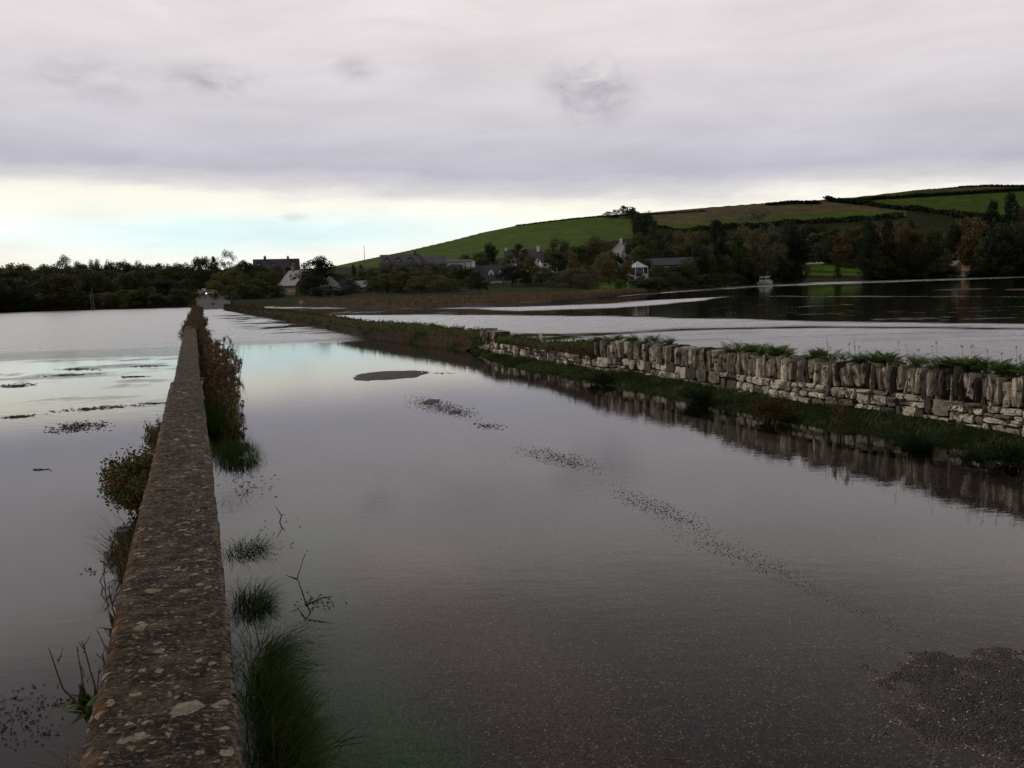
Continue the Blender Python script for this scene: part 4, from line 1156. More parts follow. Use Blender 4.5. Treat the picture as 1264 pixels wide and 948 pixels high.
# ------------------------------------------------------------------ trees
LM = MAT['leaf']
def crown_template(kind, seed):
    """unit tree: height 1, crown radius about .5; returns crown mesh builder, trunk mesh builder"""
    rg = random.Random(seed); cr = MB(); tk = MB()
    def rd():
        v_ = Vector((rg.gauss(0, 1), rg.gauss(0, 1), rg.gauss(0, 1))); return v_.normalized()
    lumps = []
    if kind == 'round':
        for _ in range(34):
            a = rg.random() * 2 * PI; h = rg.uniform(.22, .92); env = .40 * math.sin(PI * min(1, (h - .08) / .92) ** .8) ** .6 + .02
            r = env * rg.random() ** .45; lumps.append((Vector((r * math.cos(a), r * math.sin(a), h)), rg.uniform(.09, .16)))
        lumps.append((Vector((0, 0, .5)), .26))
    elif kind == 'dome':
        for _ in range(40):
            a = rg.random() * 2 * PI; h = rg.uniform(.05, .90); env = .42 * math.sqrt(max(0, 1 - (h / .98) ** 2)) + .04
            r = env * rg.random() ** .4; lumps.append((Vector((r * math.cos(a), r * math.sin(a), h)), rg.uniform(.08, .17)))
        lumps.append((Vector((0, 0, .35)), .30))
    elif kind == 'pine':
        for k in range(7):
            h = .30 + .64 * k / 6; rr = .42 * (1 - (k / 7) ** 1.4) + .06
            for _ in range(8 - k // 2):
                a = rg.random() * 2 * PI; r = rr * rg.uniform(.3, 1); lumps.append((Vector((r * math.cos(a), r * math.sin(a), h + rg.uniform(-.04, .04))), rg.uniform(.06, .11)))
    elif kind == 'tall':
        for _ in range(36):
            a = rg.random() * 2 * PI; h = rg.uniform(.15, .95); env = .38 * math.sin(PI * min(1, (h) / 1.0) ** .9) ** .8
            r = env * rg.random() ** .5; lumps.append((Vector((r * math.cos(a), r * math.sin(a), h)), rg.uniform(.06, .13)))
    elif kind == 'airy':
        for _ in range(30):
            a = rg.random() * 2 * PI; h = rg.uniform(.40, .98); env = .44 * math.sin(PI * min(1, (h - .3) / .72)) ** .6
            r = env * rg.random() ** .4; lumps.append((Vector((r * math.cos(a), r * math.sin(a), h)), rg.uniform(.07, .13)))
    elif kind == 'wispy':
        for _ in range(70):
            a = rg.random() * 2 * PI; h = rg.uniform(.12, .96); env = .43 * math.sin(PI * min(1, (h + .05) / 1.05) ** .9) ** .6
            r = env * rg.random() ** .4; lumps.append((Vector((r * math.cos(a), r * math.sin(a), h)), rg.uniform(.035, .08)))
    n_leaf = {'round': 5200, 'dome': 5200, 'pine': 4600, 'tall': 4600, 'airy': 2600, 'wispy': 5200}[kind]
    tot = sum(l[1] ** 2 for l in lumps)
    for c, R_l in lumps:
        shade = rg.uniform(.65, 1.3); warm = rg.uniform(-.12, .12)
        for _ in range(int(n_leaf * R_l ** 2 / tot)):
            d_ = rd(); q_ = c + Vector((d_.x, d_.y, d_.z * .8)) * R_l * rg.uniform(.55, 1.12)
            if q_.z < .01: q_.z = .01
            nn = (d_ + rd() * .8).normalized(); t1 = nn.cross(rd()); 
            if t1.length < 1e-3: continue
            t1.normalize(); t2 = nn.cross(t1)
            s_ = rg.uniform(.010, .024) * (1.0 if kind != 'airy' else .8)
            if kind == 'wispy': s_ *= .6
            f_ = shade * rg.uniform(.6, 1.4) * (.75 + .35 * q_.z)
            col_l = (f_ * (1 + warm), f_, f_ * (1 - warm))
            e_ = rg.uniform(.5, 1)
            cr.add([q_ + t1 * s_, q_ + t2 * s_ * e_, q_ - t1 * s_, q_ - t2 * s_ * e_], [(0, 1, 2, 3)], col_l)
    # trunk, forked limbs
    base_r = .022 if kind != 'airy' else .018
    fork = {'round': .28, 'dome': .15, 'pine': .5, 'tall': .3, 'airy': .30, 'wispy': .2}[kind]
    tk.tube([(0, 0, -.08), (.004, .003, fork * .5), (0, .006, fork)], [base_r * 1.35, base_r, base_r * .85], 7)
    nl = 8 if kind in ('airy', 'wispy') else 6
    for k in range(nl):
        a = 2 * PI * k / nl + rg.uniform(-.4, .4); L = rg.uniform(.3, .6) * (1 - fork * .5)
        out = rg.uniform(.25, .75)
        p0 = Vector((0, .004, fork * rg.uniform(.75, 1))); p1 = p0 + Vector((math.cos(a) * out * .4, math.sin(a) * out * .4, .9)) * L * .5
        p2 = p1 + Vector((math.cos(a) * out, math.sin(a) * out, .75)) * L * .5
        tk.tube([p0, p1, p2], [base_r * .55, base_r * .35, base_r * .1], 5)
        if kind in ('airy', 'wispy'):
            for _ in range(7):
                b0 = p0.lerp(p2, rg.uniform(.3, 1)); bd = (rd() + Vector((math.cos(a) * .5, math.sin(a) * .5, .9))).normalized() * rg.uniform(.08, .2)
                tk.tube([b0, b0 + bd], [base_r * .16, base_r * .05], 3)
    return cr, tk
def shore(px_): return float(np.interp(skp(px_, 350)[0], sh[:, 0], sh[:, 1]))
TPL = {}
def tpl(kind, seed):
    key = (kind, seed)
    if key not in TPL:
        cr, tk = crown_template(kind, seed * 31 + len(kind)); c_ = cr.build('crown', LM); t_ = tk.build('trunk', MAT['bark'])
        TPL[key] = (c_, t_, [False])
    return TPL[key]
def tree(px_, ytop, r, wpx, kind, col, label, group=None, name='tree', sink=0.0, cat='tree'):
    """tree whose top stands at row ytop in column px_ at range r, crown wpx wide"""
    aP = skp(px_, 350)[0]; r = max(r, float(np.interp(aP, sh[:, 0], sh[:, 1])) + 2.5)
    b = onr(px_, r); top = at_r(px_, ytop, r)
    h = max(2.0, (top[2] - b[2]) + sink) / .98; rad = wpx * r / FPX
    c_, t_, used = tpl(kind, random.randint(1, 3))
    root = empty(name, (b[0], b[1], b[2] - sink), random.random() * 2 * PI)
    if used[0]: c_ = c_.copy(); COL.objects.link(c_); t_ = t_.copy(); COL.objects.link(t_)
    used[0] = True
    c_.parent = root; t_.parent = root
    root.scale = (rad / .9, rad / .9, h)
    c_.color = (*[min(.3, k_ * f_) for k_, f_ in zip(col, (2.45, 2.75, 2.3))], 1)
    return tag(root, label, cat, group)
DG = (.021, .024, .011); OL = (.032, .033, .014); RU = (.052, .034, .019); BR = (.048, .036, .022); GY = (.040, .036, .026); LG = (.040, .048, .016); BK = (.012, .015, .009); OR = (.07, .044, .018); YG = (.055, .050, .016)

GL = 'trees and scrub in the wood along the left shore'
# skyline trees of the left ridge (back row)
for px_, yt, w_, kind, col_t, lab in (
    (-60, 330, 60, 'round', DG, 'dark rounded tree at the extreme left end of the left skyline'),
    (5, 331, 16, 'round', DG, 'small dark tree on the left skyline at the left edge of the picture'),
    (29, 325.5, 26, 'dome', DG, 'low flat topped dark tree on the left skyline, second from the left edge'),
    (52, 327.5, 20, 'round', DG, 'small rounded skyline tree left of the spiky one'),
    (84, 318, 26, 'airy', BR, 'spiky half bare tree rising above the left skyline'),
    (100, 323.5, 22, 'round', DG, 'rounded skyline tree just right of the spiky half bare tree'),
    (118, 320, 16, 'dome', DG, 'small distinct dome shaped tree on the left skyline'),
    (137, 322.5, 18, 'round', DG, 'dark skyline tree right of the small dome shaped one'),
    (154, 322, 22, 'round', DG, 'broad dark skyline tree above the middle of the left wood'),
    (172, 322.5, 12, 'airy', RU, 'thin brownish tree poking above the left skyline'),
    (192, 326.5, 28, 'dome', DG, 'low dark skyline tree left of the sign by the road end'),
    (223, 325, 26, 'dome', DG, 'low dark skyline tree above the road end')):
    tree(px_, yt, 300 + random.uniform(-15, 25), w_, kind, col_t, lab)
tree(251, 316.5, 262, 34, 'round', DG, 'tall dark round tree above the far end of the road')
tree(281, 311.5, 300, 24, 'airy', BR, 'open airy tree showing sky through its crown, left of the skyline house')
tree(304, 321, 285, 24, 'round', DG, 'dark tree just left of the skyline house')
tree(266, 318, 275, 16, 'tall', OL, 'narrow tree between the tall round tree and the airy one')
# front row on the left shore: scrub and trees, shoulder to shoulder
fx = -150; k = 0
while fx < 232:
    w_ = random.uniform(26, 52); yt = 336 + random.uniform(-4, 12)
    tree(fx, yt, 192 + random.uniform(0, 26), w_, random.choice(['round', 'dome', 'dome', 'tall']), random.choice([DG, DG, OL, BK, BR, DG]), 'dark tree in the wood lining the far left shore', GL)
    fx += w_ * .52; k += 1
fx = -170
while fx < 335:
    w_ = random.uniform(16, 34)
    tree(fx, 327.5 + random.uniform(-3, 4), 310 + random.uniform(-12, 30), w_, random.choice(['round', 'dome', 'dome']), random.choice([DG, DG, BK, OL]), 'dark tree in the wood lining the far left shore', GL, sink=1.5)
    fx += w_ * .45
fx = -160
while fx < 240:
    w_ = random.uniform(26, 50)
    tree(fx, 328.5 + random.uniform(0, 8), 240 + random.uniform(-12, 20), w_, random.choice(['round', 'dome']), random.choice([DG, DG, BK, OL]), 'dark tree in the wood lining the far left shore', GL)
    fx += w_ * .6
fx = -160
while fx < 226:
    w_ = random.uniform(14, 34)
    tree(fx, 357 + random.uniform(-4, 9), 180 + random.uniform(1, 8), w_, 'dome', random.choice([DG, OL, (.03, .038, .013), BR]), 'low shoreline bush in front of the left wood', 'bushes along the far left shore', name='shore_bush', cat='bush')
    fx += w_ * .55
tree(12, 362, 181, 20, 'dome', RU, 'reddish brown bush at the water edge near the left edge of the picture', name='shore_bush', cat='bush')
tree(165, 358, 181, 34, 'dome', LG, 'lighter green bush at the left shore below the middle of the wood', name='shore_bush', cat='bush')
tree(75, 326, 205, 52, 'round', (.026, .028, .014), 'largest broad tree in the front of the left wood behind the two poles')
# around the road end and skyline house
for px_, yt, r, w_, kind, col_t, lab in (
    (282, 333, 205, 46, 'dome', YG, 'lighter olive round tree right of the oncoming car'),
    (300, 338, 212, 34, 'dome', OL, 'dull green bushy tree between the olive tree and the cream house'),
    (330, 334, 228, 40, 'dome', OL, 'bushy dark tree in front of the skyline house'),
    (316, 345, 200, 44, 'dome', DG, 'dark low tree mass left of the cream gabled house'),
    (340, 352, 196, 24, 'dome', DG, 'dark bush hiding the foot of the cream gabled house'),
    (300, 352, 190, 50, 'dome', DG, 'dark shrub mass at the shore right of the road end'),
    (392, 317.5, 212, 50, 'round', BK, 'tall very dark tree with pointed top right of the cream gabled house'),
    (381, 340, 205, 36, 'dome', BK, 'dark lower skirt of foliage below the tall pointed tree'),
    (418, 337, 215, 40, 'dome', DG, 'rounded dark tree between the tall pointed tree and the small white gable'),
    (432, 352, 190, 36, 'dome', DG, 'dark shrub right of the small white gable near the shore'),
    (405, 357, 180, 50, 'dome', BK, 'dark shoreline shrub below the tall pointed tree'),
    (438, 326.5, 330, 8, 'round', DG, 'tiny round tree at the lower edge of the big green field, left of a pair'),
    (447, 326.5, 330, 8, 'dome', DG, 'tiny round tree at the lower edge of the big green field, right of a pair'),
    (447, 333, 250, 34, 'dome', OL, 'olive scrub below the pair of tiny round trees'),
    (468, 329, 225, 44, 'dome', GY, 'grey green tree below the left end of the long slate roof'),
    (500, 326, 225, 52, 'dome', GY, 'broad grey green tree below the long slate roof'),
    (497, 330, 200, 26, 'round', BK, 'very dark tree in front of the broad grey green tree'),
    (478, 345, 170, 56, 'dome', DG, 'large dark rounded bush by the reed bank below the slate roof'),
    (520, 340, 165, 40, 'dome', BR, 'brownish bush by the reed bank'),
    (537, 328, 225, 46, 'dome', GY, 'grey tree below the right end of the long slate roof'),
    (552, 344, 160, 50, 'dome', OL, 'dull olive bush by the reed bank left of the white cottage'),
    (573, 329, 195, 46, 'round', DG, 'dark tree against the left side of the white cottage'),
    (592, 342, 165, 26, 'dome', BK, 'dark bush at the left foot of the white cottage'),
    (607, 300.5, 330, 22, 'round', BK, 'very dark tree on the green field above the white cottage'),
    (595, 311, 318, 26, 'dome', OL, 'olive bush left below the very dark field tree'),
    (575, 314, 318, 20, 'dome', DG, 'small dark bush above the low white outbuilding'),
    (640, 302, 262, 36, 'tall', BR, 'reddish dark tree between the two tall white chimneys'),
    (632, 328, 178, 36, 'round', BK, 'very dark tree covering the right half of the white cottage'),
    (646, 334, 182, 26, 'tall', BK, 'dark tree right beside the one covering the cottage'),
    (655, 316, 230, 24, 'round', BR, 'brown tree below the right tall chimney'),
    (668, 329, 186, 38, 'dome', OL, 'olive rounded tree right of the white cottage garden'),
    (690, 295, 300, 34, 'dome', OL, 'olive tree standing against the green field right of the tall chimney'),
    (686, 310, 255, 34, 'round', DG, 'dark tree behind the small white bungalow'),
    (708, 311, 232, 22, 'tall', OR, 'orange autumn tree right of the small white bungalow'),
    (706, 331, 175, 56, 'dome', GY, 'broad grey brown bush at the lawn edge'),
    (726, 327, 200, 26, 'dome', RU, 'rusty red bush left of the garden lawn'),
    (739, 293, 285, 44, 'round', BR, 'reddish dark tree rising against the big green field'),
    (715, 303, 280, 34, 'round', DG, 'dark tree left of the reddish field tree'),
    (722, 338, 168, 30, 'dome', GY, 'low grey bush at the left end of the garden lawn'),
    (752, 320, 215, 26, 'dome', RU, 'rust coloured bush left of the glass roofed conservatory'),
    (742, 312, 235, 26, 'round', YG, 'yellowish autumn tree left of the white gabled house'),
    (757, 309, 255, 20, 'round', BR, 'brown tree touching the left side of the white gabled house')):
    tree(px_, yt, r, w_, kind, col_t, lab)
# hill clump and right-hand wood
for px_, yt, r, w_, kind, col_t, lab in (
    (752, 261, 790, 14, 'dome', BK, 'low dark tree at the left end of the hilltop clump'),
    (762, 258.5, 790, 12, 'dome', BK, 'dark tree second from the left in the hilltop clump'),
    (771, 253.5, 790, 11, 'round', BK, 'tallest flat topped tree of the hilltop clump'),
    (779, 258, 780, 13, 'dome', BK, 'dark tree right of the tallest one in the hilltop clump'),
    (790, 263, 640, 14, 'dome', BK, 'dark tree where the field hedge meets the hilltop clump'),
    (797, 262, 560, 26, 'round', BK, 'large dark tree standing in the hedge between the green and brown fields'),
    (806, 270, 520, 20, 'dome', DG, 'dark tree below the large hedge tree'),
    (783, 289, 330, 30, 'round', OL, 'olive tree behind the white gabled house'),
    (800, 291, 330, 34, 'dome', OL, 'wide olive tree above the long dark bungalow'),
    (820, 283, 420, 34, 'dome', DG, 'dark trees below the brown field, left one'),
    (838, 286, 400, 36, 'dome', BR, 'brown tree below the brown field, above the bungalow roof'),
    (858, 284, 380, 34, 'dome', RU, 'rusty sloping tree left of the big dark conifer'),
    (845, 300, 300, 38, 'round', DG, 'dark tree behind the right end of the bungalow'),
    (822, 306, 270, 26, 'round', BK, 'very dark tree behind the middle of the bungalow roof'),
    (885, 275.5, 300, 40, 'pine', BK, 'tall very dark conifer right of the long bungalow'),
    (872, 290, 280, 34, 'round', BK, 'dark tree against the left side of the tall conifer'),
    (905, 287, 300, 34, 'round', DG, 'dark tree against the right side of the tall conifer'),
    (933, 258, 330, 66, 'wispy', (.050, .042, .030), 'large grey brown leafless looking tree above the white cruiser'),
    (915, 300, 270, 44, 'round', BR, 'brown tree in front of the large leafless looking one'),
    (950, 286, 300, 40, 'tall', GY, 'grey tree leaning on the right side of the leafless looking one'),
    (978, 291, 430, 56, 'round', BK, 'huge dark rounded tree right of the white cruiser'),
    (974, 274, 420, 28, 'round', BK, 'dark tree rising behind the huge rounded one'),
    (996, 275.5, 640, 22, 'round', DG, 'dark tree below the green strip of field'),
    (1013, 277, 640, 20, 'dome', DG, 'small dark tree below the green strip, right of its twin'),
    (1030, 282, 640, 24, 'dome', BK, 'low dark tree below the hedge line'),
    (1046, 278, 640, 24, 'round', BR, 'brown tree below the hedge line'),
    (1073, 270.5, 440, 30, 'round', BK, 'dark tall tree, left of a dark pair in the right hand wood'),
    (1095, 271.5, 445, 26, 'tall', BK, 'dark tall tree, right of a dark pair in the right hand wood'),
    (1118, 277, 445, 30, 'round', RU, 'orange brown tree in the middle of the right hand wood'),
    (1133, 286, 430, 26, 'dome', BR, 'brown tree below the orange one in the right hand wood'),
    (1157, 281, 450, 30, 'round', DG, 'dark tree in the right hand wood above the grey green bush'),
    (1176, 284, 535, 26, 'dome', BR, 'dull brown tree above the cream boathouse'),
    (1200, 268.5, 520, 44, 'dome', RU, 'wide rusty tree crown at the top of the right hand wood'),
    (1180, 275, 540, 26, 'dome', RU, 'rusty tree left of the widest rusty crown'),
    (1222, 249, 560, 26, 'pine', BK, 'dark conifer on the hillside, left of the two near the right edge'),
    (1245, 243, 560, 30, 'pine', BK, 'taller dark conifer on the hillside, right of the two near the right edge'),
    (1204, 262, 560, 12, 'dome', BK, 'low dark bush left of the two hillside conifers'),
    (1262, 256, 560, 24, 'dome', BR, 'brown tree right of the two hillside conifers'),
    (1224, 280, 470, 40, 'round', BK, 'big dark tree behind the cream boathouse'),
    (1250, 276, 480, 40, 'round', DG, 'dark tree at the right edge of the right hand wood'),
    (1285, 270, 480, 50, 'round', DG, 'dark tree cut off by the right edge'),
    (1012, 300, 600, 26, 'airy', GY, 'thin grey tree beside the white canopy'),
    (1024, 295, 600, 30, 'dome', DG, 'dark tree behind the lawn with the white canopy'),
    (1039, 302, 590, 30, 'dome', RU, 'rusty bush at the back of the bright lawn'),
    (1058, 291, 600, 34, 'round', BK, 'very dark tree above the bright lawn'),
    (1082, 312, 440, 34, 'dome', OL, 'olive bush at the right end of the bright lawn'),
    (1104, 303.5, 400, 44, 'dome', DG, 'broad dark green bush in the middle of the right shore'),
    (1132, 300, 425, 34, 'round', BR, 'brown tree behind the grey green bush'),
    (1152, 307, 405, 46, 'dome', (.045, .048, .030), 'pale grey green bush left of the cream boathouse'),
    (1192, 300, 535, 34, 'round', BK, 'dark tree just behind the cream boathouse roof'),
    (1220, 308, 455, 34, 'dome', BK, 'dark bush right of the cream boathouse'),
    (1244, 301, 462, 40, 'dome', DG, 'dark shoreline tree near the right edge'),
    (1275, 304, 462, 40, 'dome', BR, 'brown shoreline tree cut off by the right edge'),
    (1070, 322, 440, 24, 'dome', BK, 'low black bush on the right side of the bright lawn'),
    (1034, 325, 500, 8, 'dome', BK, 'small dark bush standing on the bright lawn'),
    (978, 325, 430, 26, 'dome', BK, 'low dark bush left of the bright lawn'),
    (915, 322, 262, 52, 'dome', BK, 'dark shrub mass left of the white cruiser'),
    (968, 326, 335, 34, 'dome', BK, 'dark shrub just right of the white cruiser'),
    (851, 327, 190, 30, 'dome', YG, 'pale topped shrub in front of the right end of the bungalow'),
    (826, 336, 180, 40, 'dome', DG, 'dark shrub in front of the middle of the bungalow'),
    (812, 343, 172, 24, 'dome', OL, 'olive shrub at the right edge of the garden lawn'),
    (862, 338, 185, 50, 'dome', OL, 'wide olive shrub at the shore below the bungalow end'),
    (886, 330, 205, 40, 'dome', YG, 'lighter shrub at the shore left of the dark shrub mass'),
    (765, 348, 172, 14, 'dome', LG, 'small round green bush on the garden lawn'),
    (772, 322, 205, 20, 'round', RU, 'small rusty bush beside the glass roofed conservatory'),
    (768, 335, 190, 18, 'dome', BK, 'dark bush below the rusty one beside the conservatory'),
    (812, 328, 222, 26, 'dome', DG, 'dark shrub against the bungalow wall right of the conservatory'),
    (833, 328.5, 242, 36, 'dome', BK, 'black shrub under the middle of the bungalow eaves'),
    (850, 320, 200, 26, 'dome', OL, 'olive shrub hiding the right end of the bungalow'),
    (866, 318, 258, 26, 'round', BK, 'black tree beside the right end of the bungalow'),
    (789, 337, 195, 26, 'dome', BK, 'black shrub at the foot of the conservatory'),
    (776, 298, 238, 16, 'round', DG, 'tree whose crown breaks up the white gabled house'),
    (764, 314, 236, 16, 'round', BK, 'dark tree hiding the foot of the white gabled house'),
    (792, 303, 250, 26, 'round', OL, 'olive tree over the left end of the bungalow roof'),
    (1172, 328, 440, 10, 'dome', BK, 'dark bush hiding the left wall of the cream boathouse'),
    (1180, 335.5, 440, 10, 'dome', OL, 'small olive bush at the foot of the cream boathouse'),
    (1199, 334, 440, 14, 'dome', DG, 'low bush in front of the tan roofed shed'),
    (588, 336, 180, 22, 'dome', BK, 'dark tree covering the left end of the white cottage'),
    (341, 327.5, 300, 26, 'dome', BR, 'brown bushes in front of the skyline house, centre'),
    (322, 330, 300, 22, 'dome', DG, 'dark bush in front of the left half of the skyline house'),
    (360, 329, 300, 22, 'dome', DG, 'dark bush in front of the right half of the skyline house'),
    (562, 326, 280, 30, 'dome', DG, 'dark bush under the low white outbuilding'),
    (480, 324, 262, 30, 'dome', GY, 'grey bush below the left dormer of the slate roof'),
    (512, 323.5, 262, 34, 'dome', OL, 'olive bush below the right dormer of the slate roof'),
    (540, 323.5, 262, 34, 'dome', GY, 'grey bush below the pale slate extension'),
    (628, 318, 262, 22, 'dome', BR, 'brown bush below the left tall chimney'),
    (648, 314, 270, 26, 'round', RU, 'rusty tree covering the dark roof between the tall chimneys')):
    tree(px_, yt, r, w_, kind, col_t, lab)
GR = 'trees in the wood along the right shore'
for _ in range(44):
    px_ = random.uniform(815, 1340); yt = np.interp(px_, [815, 960, 1120, 1180, 1340], [288, 278, 270, 268, 276]) + random.uniform(0, 12)
    tree(px_, yt, random.uniform(500, 600) if not 985 < px_ < 1080 else 650, random.uniform(18, 32), random.choice(['round', 'dome', 'dome']), random.choice([DG, BK, BR, RU, BK, OL]), 'dark tree high in the wood below the hill fields', 'trees high in the wood below the hill fields')
for _ in range(34):
    px_ = random.uniform(985, 1330); f_ = random.random()
    if 990 < px_ < 1080: f_ = 0
    if 1160 < px_ < 1208: f_ *= .2
    yt = 288 + f_ * 24 - (px_ - 985) * .012
    tree(px_, yt, (480 - 70 * f_) if not (990 < px_ < 1080 or 1155 < px_ < 1212) else 620, random.uniform(22, 38), random.choice(['round', 'dome', 'tall']), random.choice([DG, BK, BR, RU, OL, BK]), 'tree among many in the wood along the right shore', GR)
for _ in range(26):
    px_ = random.uniform(820, 972)
    tree(px_, random.uniform(298, 322), random.uniform(255, 330), random.uniform(22, 36), random.choice(['round', 'dome']), random.choice([DG, BK, BR, OL]), 'dark tree in the wood between the bungalow and the white canopy', 'trees in the wood behind the cruiser')
for _ in range(16):
    px_ = random.uniform(455, 590)
    tree(px_, random.uniform(334, 342), random.uniform(175, 220), random.uniform(22, 36), 'dome', random.choice([DG, GY, BR, OL]), 'scrubby tree in the thicket behind the reed bank', 'trees in the thicket behind the reed bank')
for _ in range(26):
    px_ = random.uniform(1068, 1330)
    if 1164 < px_ < 1206: continue
    tree(px_, random.uniform(324, 332) - (px_ - 1068) * .012, random.uniform(445, 462), random.uniform(14, 28), 'dome', random.choice([DG, BK, OL]), 'low dark bush along the right shore', 'bushes along the right shore', name='shore_bush', cat='bush')
for _ in range(16):
    px_ = random.uniform(795, 975)
    tree(px_, np.interp(px_, [795, 975], [346, 334]) + random.uniform(-3, 2), np.interp(px_, [795, 870, 975], [180, 222, 350]), random.uniform(18, 34), 'dome', random.choice([DG, BK, OL]), 'low dark bush at the shore between the lawn and the cruiser', 'bushes at the shore left of the cruiser', name='shore_bush', cat='bush')

# hedges: one mesh of leaf clumps along a line on the hill
def hedge(label, pts, r_pts, hpx, wm=3.0, n=900, col=BK, seed=1):
    P_ = []
    for (a, b), r in zip(pts, r_pts):
        P_.append(hit(a, b, 200, 1000) if r is None else onr(a, r))
    P_ = np.array(P_); mb = MB()
    seg = np.linalg.norm(np.diff(P_, axis=0), axis=1); s = np.concatenate([[0], np.cumsum(seg)]); tot = s[-1]
    for _ in range(int(n * 1.8)):
        u_ = random.random() * tot; q_ = np.array([np.interp(u_, s, P_[:, k]) for k in range(3)])
        q_[2] = terr(q_[0], q_[1]); r = math.hypot(q_[0], q_[1])
        H_ = .8 * hpx * r / FPX * (.75 + .5 * float(vnoise(np.array(u_ / 11), np.array(float(seed)), 7)))
        q_ += np.array([random.uniform(-wm, wm) / 2, random.uniform(-wm, wm) / 2, H_ * random.random() ** .7])
        s_ = r / FPX * random.uniform(.7, 1.5)
        nn = rdir(); t1 = nn.cross(rdir()); t1.normalize(); t2 = nn.cross(t1); f_ = random.uniform(.6, 1.4)
        q_ = Vector(q_); mb.add([q_ + t1 * s_, q_ + t2 * s_, q_ - t1 * s_, q_ - t2 * s_], [(0, 1, 2, 3)], (f_, f_, f_))
    o = mb.build('hedge', LM); o.color = (*[k_ * 2.6 for k_ in col], 1); tag(o, label, 'hedge'); return o
hedge('dark hedge running down from the hilltop clump between the green and brown fields', [(778, 264), (785, 275), (788, 288), (792, 298)], [None] * 4, 9, 8, 900, BK, 1)
hedge('hedge on the skyline behind the brown field', [(945, 251.0), (965, 250), (985, 249), (1010, 248.5)], [870, 875, 880, 880], 4, 4, 500, BK, 2)
hedge('long upper hedge crossing the hill below the skyline strip', [(1056, 247.5), (1120, 244), (1200, 239.0), (1264, 235), (1330, 231)], [None] * 5, 3.6, 4, 1500, BK, 3)
hedge('diagonal hedge descending right between the brown and the green hill fields', [(1020, 248.5), (1066, 253), (1109, 258.5), (1145, 262), (1176, 266)], [None] * 5, 6, 5, 1500, BK, 4)
hedge('thick hedge along the lower edge of the green field strip', [(806, 283), (842, 287), (900, 281), (967, 276), (1056, 272.5), (1114, 268)], [None] * 6, 6, 5, 1800, BK, 5)
hedge('wooded hedge below the upper right green field', [(1176, 267), (1200, 271), (1230, 273), (1264, 275), (1330, 278)], [None] * 5, 8, 8, 1500, BK, 6)
hedge('broken skyline hedge above the right hand fields', [(1110, 237), (1150, 233.5), (1205, 230.5), (1264, 227.8)], [930, 935, 940, 940], 1.7, 4, 500, BK, 7)
hedge('thin hedge on the skyline of the big green field', [(640, 278), (700, 270), (745, 266), (790, 263), (870, 257)], [765, 780, 800, 805, 830], 1.0, 3, 700, BK, 8)
hedge('hedge line at the lower edge of the big green field', [(415, 331), (445, 331), (470, 327), (552, 323), (585, 319)], [330, 330, 340, 340, 330], 5, 5, 1200, DG, 9)

# reeds and shore grass
mb = MB()
for _ in range(15000):
    px_ = random.uniform(372, 950) if random.random() < .8 else random.uniform(372, 740)
    a = skp(px_, 350)[0]; rs0 = float(np.interp(a, sh[:, 0], sh[:, 1]))
    dep = (10 if px_ < 735 else 6)
    r = rs0 + 2 + random.random() * dep
    x_, y_ = math.sin(a) * r, math.cos(a) * r; z_ = float(terr(x_, y_)); H_ = random.uniform(.08, .35) if px_ < 735 else random.uniform(.1, .3)
    lx = random.uniform(-.2, .2); w_ = .05 + r * .0004
    mb.add([(x_ - w_, y_, z_ - .1), (x_ + w_, y_, z_ - .1), (x_ + lx, y_, z_ + H_)], [(0, 1, 2)], jit(random.choice(((.20, .14, .085), (.16, .11, .07), (.24, .17, .10), (.11, .09, .05))), .3))
o = mb.build('reeds', LP); tag(o, 'band of dry brown reeds along the far shore of the estuary', 'reeds', kind='stuff')
mb = MB()
for _ in range(5000):
    px_ = random.uniform(-150, 240); a = skp(px_, 350)[0]; rs0 = float(np.interp(a, sh[:, 0], sh[:, 1]))
    r = rs0 + .6 + random.random() * 5; x_, y_ = math.sin(a) * r, math.cos(a) * r; z_ = float(terr(x_, y_)); H_ = random.uniform(.2, .7); w_ = .1
    mb.add([(x_ - w_, y_, z_ - .1), (x_ + w_, y_, z_ - .1), (x_ + random.uniform(-.2, .2), y_, z_ + H_)], [(0, 1, 2)], jit(random.choice(((.05, .055, .022), (.08, .07, .035), (.035, .045, .015))), .3))
o = mb.build('shore_grass', LP); tag(o, 'rough grass fringe along the far left shore', 'grass', kind='stuff')

# weed banks breaking the right-hand water
for px_, py_, rx, ry, lab in ((1190, 357, 4.0, 3.2, 'low brown weed bank breaking the dark water near the right edge'), (1268, 357, 2.6, 3.0, 'brown and green weed bank cut by the right edge'),):
    c_ = gp(px_, py_); n1_, n2_ = 14, 40; Pm = np.zeros((n1_, n2_, 3))
    for i in range(n1_):
        for j in range(n2_):
            a = 2 * PI * j / n2_; rr0 = i / (n1_ - 1); k_ = 1 + .35 * (vnoise(np.array(math.cos(a) * 2), np.array(math.sin(a) * 2), 5) - .5)
            Pm[i, j] = (rx * rr0 * k_ * math.cos(a), ry * rr0 * k_ * math.sin(a), .12 * (1 - rr0 ** 2) - .03)
    Pm[..., 2] += .14 * (fbm(Pm[..., 0] * 1.5, Pm[..., 1] * 1.5, 6, 3) - .45) * (1 - (np.linspace(0, 1, n1_)[:, None]) ** 2)
    cc_ = np.ones(Pm.shape) * np.array((.085, .058, .040)) * (.5 + fbm(Pm[..., 0] * 3, Pm[..., 1] * 3, 66, 3))[..., None]
    o = grid_mesh('weed_bank', Pm, {'tint': cc_}, bpy.data.materials['earth_bank'], wrap=True); o.location = tuple(c_); tag(o, lab, 'mud bank')

